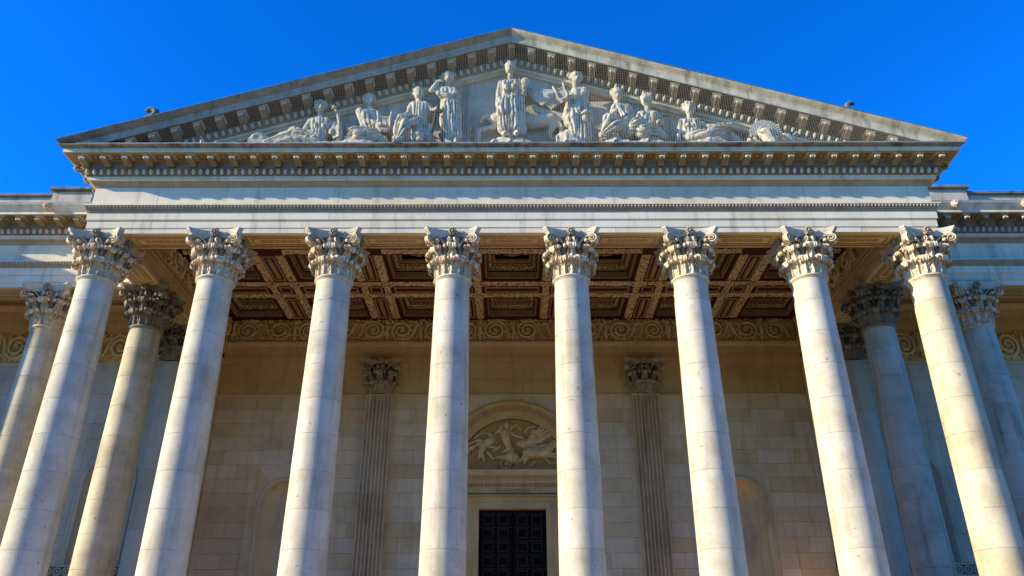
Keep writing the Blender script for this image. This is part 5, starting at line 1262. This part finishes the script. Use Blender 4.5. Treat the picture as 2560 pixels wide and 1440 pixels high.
m = MB(); m.lathe([(.02,-.02),(.16,-.02),(.17,.02),(.12,.06),(.08,.13),(.02,.14)], 14, (2.332, -1.2, 17.747)); m.ell((2.3, -1.2, 17.589), .12,.1,.14, 8, 6); obj('draped_hat', m, M['statue'], st_lyreR)
peg = thing('winged_horse_relief', (0.898, -0.5, 16.48), 'low relief of a winged horse carved on the tympanum behind the central goddess', 'relief')
m = MB()
for p, q, a, b in [((0.652, -0.7, 17.848), (-0.499, -0.7, 17.929), 0.263, 0.241), ((0.844, -0.7, 17.848), (1.268, -0.7, 17.929), 0.241, 0.219), ((-0.551, -0.7, 17.929), (-0.833, -0.73, 18.065), 0.186, 0.121), ((-0.859, -0.75, 18.081), (-1.03, -0.8, 17.752), 0.099, 0.06), ((1.353, -0.7, 17.768), (1.179, -0.7, 17.371), 0.164, 0.088), ((1.179, -0.7, 17.371), (1.296, -0.75, 17.067), 0.077, 0.066), ((-0.56, -0.73, 17.617), (-1.05, -0.8, 17.435), 0.11, 0.077), ((-1.05, -0.8, 17.435), (-1.04, -0.85, 17.021), 0.077, 0.055), ((1.445, -0.73, 17.904), (1.588, -0.75, 17.601), 0.099, 0.099), ((1.588, -0.75, 17.601), (1.501, -0.75, 17.176), 0.088, 0.033)]: cone_mb(m, p, q, a, b)
me = fuse(m, .035, 3); me.materials.append(M['tymp']); me.shade_smooth(); me.transform(Matrix.Translation(-Vector((0.898, -0.5, 16.48)))); link('horse', me, peg, (0.898, -0.5, 16.48))
m = MB()
for p, q, a, b in [((0.431, -0.75, 19.168), (2.087, -0.85, 18.915), 0.055, 0.036), ((0.559, -0.79, 18.966), (1.513, -0.89, 18.88), 0.062, 0.041), ((0.443, -0.75, 19.146), (2.014, -0.85, 18.854), 0.055, 0.036), ((0.566, -0.79, 18.951), (1.465, -0.89, 18.835), 0.062, 0.041), ((0.454, -0.75, 19.125), (1.941, -0.85, 18.794), 0.055, 0.036), ((0.573, -0.79, 18.936), (1.417, -0.89, 18.79), 0.062, 0.041), ((0.466, -0.75, 19.104), (1.869, -0.85, 18.734), 0.055, 0.036), ((0.58, -0.79, 18.921), (1.369, -0.89, 18.745), 0.062, 0.041), ((0.478, -0.75, 19.082), (1.796, -0.85, 18.674), 0.055, 0.036), ((0.587, -0.79, 18.906), (1.321, -0.89, 18.7), 0.062, 0.041), ((0.49, -0.75, 19.061), (1.724, -0.85, 18.614), 0.055, 0.036), ((0.594, -0.79, 18.891), (1.273, -0.89, 18.655), 0.062, 0.041), ((0.501, -0.75, 19.04), (1.652, -0.85, 18.555), 0.055, 0.036), ((0.601, -0.79, 18.875), (1.225, -0.89, 18.61), 0.062, 0.041), ((0.513, -0.75, 19.019), (1.58, -0.85, 18.495), 0.055, 0.036), ((0.607, -0.79, 18.86), (1.178, -0.89, 18.566), 0.062, 0.041), ((0.524, -0.75, 18.997), (1.508, -0.85, 18.436), 0.055, 0.036), ((0.614, -0.79, 18.845), (1.13, -0.89, 18.521), 0.062, 0.041), ((0.536, -0.75, 18.976), (1.437, -0.85, 18.377), 0.055, 0.036), ((0.621, -0.79, 18.83), (1.082, -0.89, 18.476), 0.062, 0.041), ((0.548, -0.75, 18.955), (1.365, -0.85, 18.317), 0.055, 0.036), ((0.628, -0.79, 18.815), (1.035, -0.89, 18.432), 0.062, 0.041), ((0.559, -0.75, 18.934), (1.294, -0.85, 18.258), 0.055, 0.036), ((0.635, -0.79, 18.8), (0.987, -0.89, 18.388), 0.062, 0.041), ((0.724, -0.7, 18.448), (1.904, -0.79, 17.984), 0.062, 0.041), ((0.731, -0.7, 18.429), (1.841, -0.79, 17.957), 0.062, 0.041), ((0.738, -0.7, 18.41), (1.778, -0.79, 17.929), 0.062, 0.041), ((0.745, -0.7, 18.392), (1.715, -0.79, 17.902), 0.062, 0.041), ((0.752, -0.7, 18.373), (1.652, -0.79, 17.874), 0.062, 0.041), ((0.759, -0.7, 18.354), (1.589, -0.79, 17.847), 0.062, 0.041), ((0.766, -0.7, 18.336), (1.527, -0.79, 17.82), 0.062, 0.041), ((0.773, -0.7, 18.317), (1.464, -0.79, 17.792), 0.062, 0.041)]: cone_mb(m, p, q, a, b, 7)
obj('wing', m, M['tymp'], peg)
t = thing('scallop_shell', (-7.916, -0.9, 16.48), 'round fluted shell lying in the left corner of the pediment', 'shell', 'pediment figures')
m = MB(); c = Vector((-7.913, -0.95, 17.006))
for k in range(13):
    a = R(8+k*13.6); m.tube([c, c+Vector((.16*math.cos(a),-.05,.15*math.sin(a))), c+Vector((.29*math.cos(a),.02,.27*math.sin(a)))], [.03,.045,.04], 6)
m.box(c.x-.3,c.x+.3,c.y-.05,c.y+.12,16.48,c.z+.02)
obj('shell', m, M['statue'], t)
t = thing('broken_horns', (-9.458, -0.95, 16.48), 'two small pale horn shaped fragments in the far left corner of the pediment', 'carving', 'pediment figures')
m = MB(); m.tube([(-9.582, -1.05, 16.684), (-9.609, -1.05, 16.837), (-9.57, -1.05, 16.899)], [.07,.06,.045], 8); m.tube([(-9.285, -1.05, 16.684), (-9.165, -1.05, 16.776), (-9.143, -1.05, 16.868)], [.05,.045,.03], 8); obj('horn', m, M['statue'], t)
t = thing('crested_helmet', (7.941, -0.95, 16.48), 'big stone helmet with fan crest in the right corner of the pediment', 'helmet', 'pediment figures')
m = MB(); m.ell((7.931, -0.95, 17.131), .27,.24,.22, 14, 10); m.tube([(7.958, -1.05, 17.084), (8.022, -1.05, 16.837), (8.098, -1.05, 16.684)], [.22,.22,.2], 10, ); m.tube([(7.659, -1.15, 17.099), (7.827, -1.21, 17.006), (8.071, -1.15, 16.868)], .03, 6); obj('helmet_bowl', m, M['statue'], t)
m = MB(); c = Vector((7.94, -0.97, 17.146))
for k in range(17):
    a = R(-20+k*11.5) + R(24); d = Vector((-math.cos(a)*-1,0,math.sin(a))); m.tube([c+d*.20, c+d*.50], [.040,.062], 5, flat=1.0)
m.tube([c+Vector((math.cos(R(x))*.25,-.04,math.sin(R(x))*.25)) for x in range(5,190,12)], .035, 6)
obj('crest', m, M['moulding_light'], t)
t = thing('mask_and_quiver', (8.553, -0.95, 16.48), 'small carved mask with quiver at the far right corner of the pediment', 'carving', 'pediment figures')
m = MB(); c = Vector((8.47, -0.95, 16.976))
for k in range(16):
    a = k*.95; m.ell(c+Vector((.10*math.cos(a)*(1+k%3*.3),-.08+.02*(k%4),.11*math.sin(a))), .06,.05,.045, 6, 4)
obj('mask', m, M['carved'], t)
m = MB(); m.tube([(8.566, -1.0, 17.045), (8.753, -1.0, 16.814)], [.13,.05], 8); m.tube([(8.631, -1.05, 16.93), (8.903, -1.05, 17.146)], [.025,.035], 6); obj('quiver', m, M['statue'], t)
# scroll ornaments standing on the slopes
for s, X, lb in ((-1, -11.55, 'dark bronze green scroll ornament on the left slope of the pediment roof'), (1, 10.95, 'pale curled leaf ornament on the right slope of the pediment roof')):
    zc = ZA - SL*abs(X) + .02
    t = thing('roof_scroll', (X, -1.2, zc), lb, 'roof ornament', 'scroll ornaments on the roof')
    rz = lambda x: ZA - SL*abs(x) + .0
    m = MB(); P_ = []
    xc0 = X - s*.34; zc0 = rz(xc0)                       # curl at the upper end
    for u, (dx, dz, r_) in enumerate([(.30,.0,.12),(.16,.06,.13),(.02,.16,.12),(-.06,.30,.10),(-.02,.44,.085),(.09,.52,.075),(.20,.50,.065),(.25,.40,.05),(.20,.32,.045),(.13,.34,.035)]):
        P_.append(((xc0 + s*dx, -1.2, zc0+dz), r_))
    P_ = [(p, r_*1.3) for p, r_ in P_[:8]] if s < 0 else [(p, r_*1.0) for p, r_ in P_[:7]]; m.tube([p for p, r_ in P_], [r_ for p, r_ in P_], 9); obj('curl', m, M['bronze'], t)
    m = MB()
    for k in range(11):
        u = k/10; x = X + s*(-.25 + .85*u); m.ell((x, -1.2+.04*(k%2), rz(x)+.06+.13*abs(math.sin(u*7+.4))*(1-.5*u)), .13,.10,.15, 7, 5)
    for k in range(4): x = X + s*(.0+.17*k); m.tube([(x,-1.2,rz(x)),(x+s*.05,-1.2,rz(x)+.20-.03*k),(x+s*.12,-1.2,rz(x)+.22-.03*k)], [.05,.04,.015], 5)
    obj('leaf_spray', m, M['bronze'], t)
# bird net hung before the pediment
nt = MB(); rr = .0017
def cord(p, q):
    p, q = Vector(p), Vector(q); t = (q-p).normalized(); a = Vector((0,-1,0)); b = t.cross(a)
    nt.loft([[c+a*rr, c-a*rr*.6+b*rr, c-a*rr*.6-b*rr] for c in (p, q)], caps=False)
NS = .075
def ntop(x): return ZA-.03-SL*abs(x) if x < 0 else ZA-.40-SL*abs(x)
def ny(x, z):
    zt_ = ntop(x); k = (z-16.48)/max(.1, zt_-16.48); y1 = -1.545 if x < 0 else -1.345
    return -1.482*(1-k) + y1*k
x = -11.9
while x < 12.3:
    zt_ = ntop(x)
    if zt_ > 16.6: cord((x, ny(x,16.485), 16.485), (x, ny(x,zt_), zt_))
    x += NS
z = 16.56
while z < ZA-.1:
    xl = max(-11.9, -(ZA-.03-z)/SL); xr = min(12.3, (ZA-.40-z)/SL)
    n = 8
    for (a, b) in ((xl, 0), (0.001, xr)):
        if (b-a) < .1: continue
        for i in range(n):
            u, v = a+(b-a)*i/n, a+(b-a)*(i+1)/n; cord((u, ny(u,z), z), (v, ny(v,z), z))
    z += NS
net = obj('bird_net', nt, M['net'], None, smooth=0)
net['label'] = 'fine pale bird net stretched over the sculptures of the pediment'; net['category'] = 'net'; net['kind'] = 'thing'
# relief in the arch: a chariot drawn by a leaping horse
rl = thing('chariot_relief', (0, YB+.1, 9.25), 'carved half round relief of a chariot, driver and galloping horses over the door', 'relief')
m = MB(); n = 40; m.loft([[(-2.06*math.cos(math.pi*i/n), YB+y, 9.22+2.06*math.sin(math.pi*i/n)) for i in range(n+1)] for y in (.12,.3)]); obj('relief_ground', m, M['relief_ground'], rl)
m = MB(); yy = YB+.07
def C(a, b, r0, r1, dy=0): cone_mb(m, (a[0], yy+dy-r0*.35, a[1]), (b[0], yy+dy-r1*.35, b[1]), r0*1.12, r1*1.12, 8)
C((-.30,10.70),(-.22,10.36),.16,.13); C((-.22,10.36),(-.05,9.96),.12,.08); C((-.16,10.30),(-.02,9.98),.11,.07)
C((-.30,10.82),(-.58,10.80),.06,.05); C((-.58,10.80),(-.42,10.95),.045,.04); C((-.16,10.76),(.14,10.60),.06,.05); C((.14,10.60),(.42,10.52),.05,.04)
C((-.24,11.00),(-.22,11.06),.10,.09)
C((-.05,9.72),(.05,9.72),.24,.20); C((-.30,9.78),(-.62,9.74),.08,.05)
C((.62,9.92),(1.30,9.92),.22,.20,.02); C((1.30,9.95),(1.62,10.30),.18,.11); C((1.62,10.34),(1.78,10.08),.09,.06); C((1.38,9.82),(1.82,9.72),.08,.04); C((1.34,9.84),(1.70,9.90),.07,.04); C((.55,9.86),(.30,9.62),.12,.06); C((.30,9.62),(.12,9.46),.05,.04); C((.62,9.82),(.46,9.52),.11,.04)
C((.40,10.30),(1.10,10.42),.14,.12,.04); C((1.10,10.42),(1.42,10.62),.10,.06,.04)
C((.82,10.62),(.84,10.78),.10,.08); C((.80,10.62),(.62,10.42),.08,.07); C((.86,10.58),(1.12,10.52),.05,.05); C((1.25,10.5),(1.5,10.72),.09,.04)
C((-.84,10.52),(-.84,10.60),.09,.08); C((-.86,10.42),(-1.14,10.22),.13,.11); C((-1.14,10.22),(-1.30,9.72),.14,.06); C((-1.06,10.20),(-.64,10.14),.05,.04); C((-1.3,10.3),(-1.62,10.12),.09,.05); C((-1.62,10.12),(-1.8,9.85),.08,.05); C((-1.18,9.9),(-1.1,9.62),.07,.05)
rnd = random.Random(4)
for a, b, r_ in [((-.45,11.0),(-.75,10.6),.03),((-.75,10.6),(-.62,10.3),.03),((-.1,10.9),(.15,11.05),.03),((.15,11.05),(.35,10.85),.03),((.95,10.75),(1.15,11.0),.05),((1.0,10.7),(1.3,10.95),.05),((1.05,10.62),(1.42,10.85),.05),((1.1,10.55),(1.5,10.72),.045),((-.9,10.7),(-1.2,10.75),.035),((-1.2,10.75),(-1.5,10.5),.035),((.5,10.75),(.62,10.95),.035),((.62,10.95),(.9,11.0),.03),((-1.0,10.35),(-1.35,10.45),.06),((-1.35,10.45),(-1.7,10.3),.05),((-.95,9.95),(-.75,9.7),.06),((-.5,10.2),(-.75,10.0),.05),((.2,10.3),(.5,10.15),.07),((.5,10.15),(.9,10.2),.06),((1.0,10.15),(1.3,10.25),.07),((.9,9.6),(.7,9.42),.04),((1.2,9.75),(1.5,9.5),.05),((1.5,9.5),(1.7,9.55),.03),((-.1,10.1),(-.35,9.95),.07)]: C(a, b, r_, r_*.8)
me = fuse(m, .017, 0); me.materials.append(M['relief']); me.shade_smooth(); me.transform(Matrix.Translation(-wloc(rl))); link('riders_and_horses', me, rl, wloc(rl))
m = MB()
for a in range(5): m.tube([(-.55+.9*k*.2+.03*a, yy-.02, 11.02+.10*math.sin(k*.8+a)-.16*k*(a*.1+.2)) for k in range(4)], .03, 5)
for a in range(9):
    t0 = R(20+a*12); m.tube([(.95,yy,10.5),(.95+.45*math.cos(t0)+.2,yy-.03,10.5+.35*math.sin(t0))], [.05,.02], 5)
obj('flying_cloak', m, M['relief'], rl, kind='stuff')
m = MB(); wc_ = Vector((-.26, yy-.08, 9.50))
m.tube([wc_+Vector((.20*math.cos(R(a)),0,.20*math.sin(R(a)))) for a in range(0,361,20)], .035, 6, caps=False)
for a in (30,90,150): m.tube([wc_+Vector((.2*math.cos(R(a)),0,.2*math.sin(R(a)))), wc_-Vector((.2*math.cos(R(a)),0,.2*math.sin(R(a))))], .022, 5)
obj('chariot_wheel', m, M['relief'], rl)
# low relief filling the field between the figures
m = MB(); rnd = random.Random(9)
for (x0_, x1_, zt_) in ((-3.9,-3.0,18.6),(-2.3,-1.1,19.2),(1.2,1.9,19.0),(2.9,3.3,18.0),(-6.0,-5.2,17.8),(-8.2,-7.6,17.3),(7.4,8.2,17.3)):
    for k in range(int((x1_-x0_)*14)):
        x = rnd.uniform(x0_, x1_); z = rnd.uniform(16.9, zt_); l = rnd.uniform(.12,.34); a = rnd.uniform(.9,2.2)
        m.tube([(x-l*math.cos(a),-.50,z-l*math.sin(a)),(x,-.60-.08*rnd.random(),z),(x+l*math.cos(a)*.6,-.50,z+l*math.sin(a))], [.03,.105,.02], 6)
obj('low_relief', m, M['tymp'], ped, kind='stuff')
# pavilion at the far end of the left wing: it shades the foot of the wing
pv = thing('end_pavilion', (-27.5, 5, 0), 'projecting stone pavilion at the far end of the left wing, outside the view', 'pavilion')
b = MB(); b.box(-31,-24.2,.75,12,0,16.4); obj('wall', b, M['entab'], pv)
b = MB(); b.box(-31.6,-23.6,.15,12.6,16.4,17.0); b.box(-31.2,-24.0,.55,12.2,17.0,17.7); obj('cornice', b, M['entab'], pv)
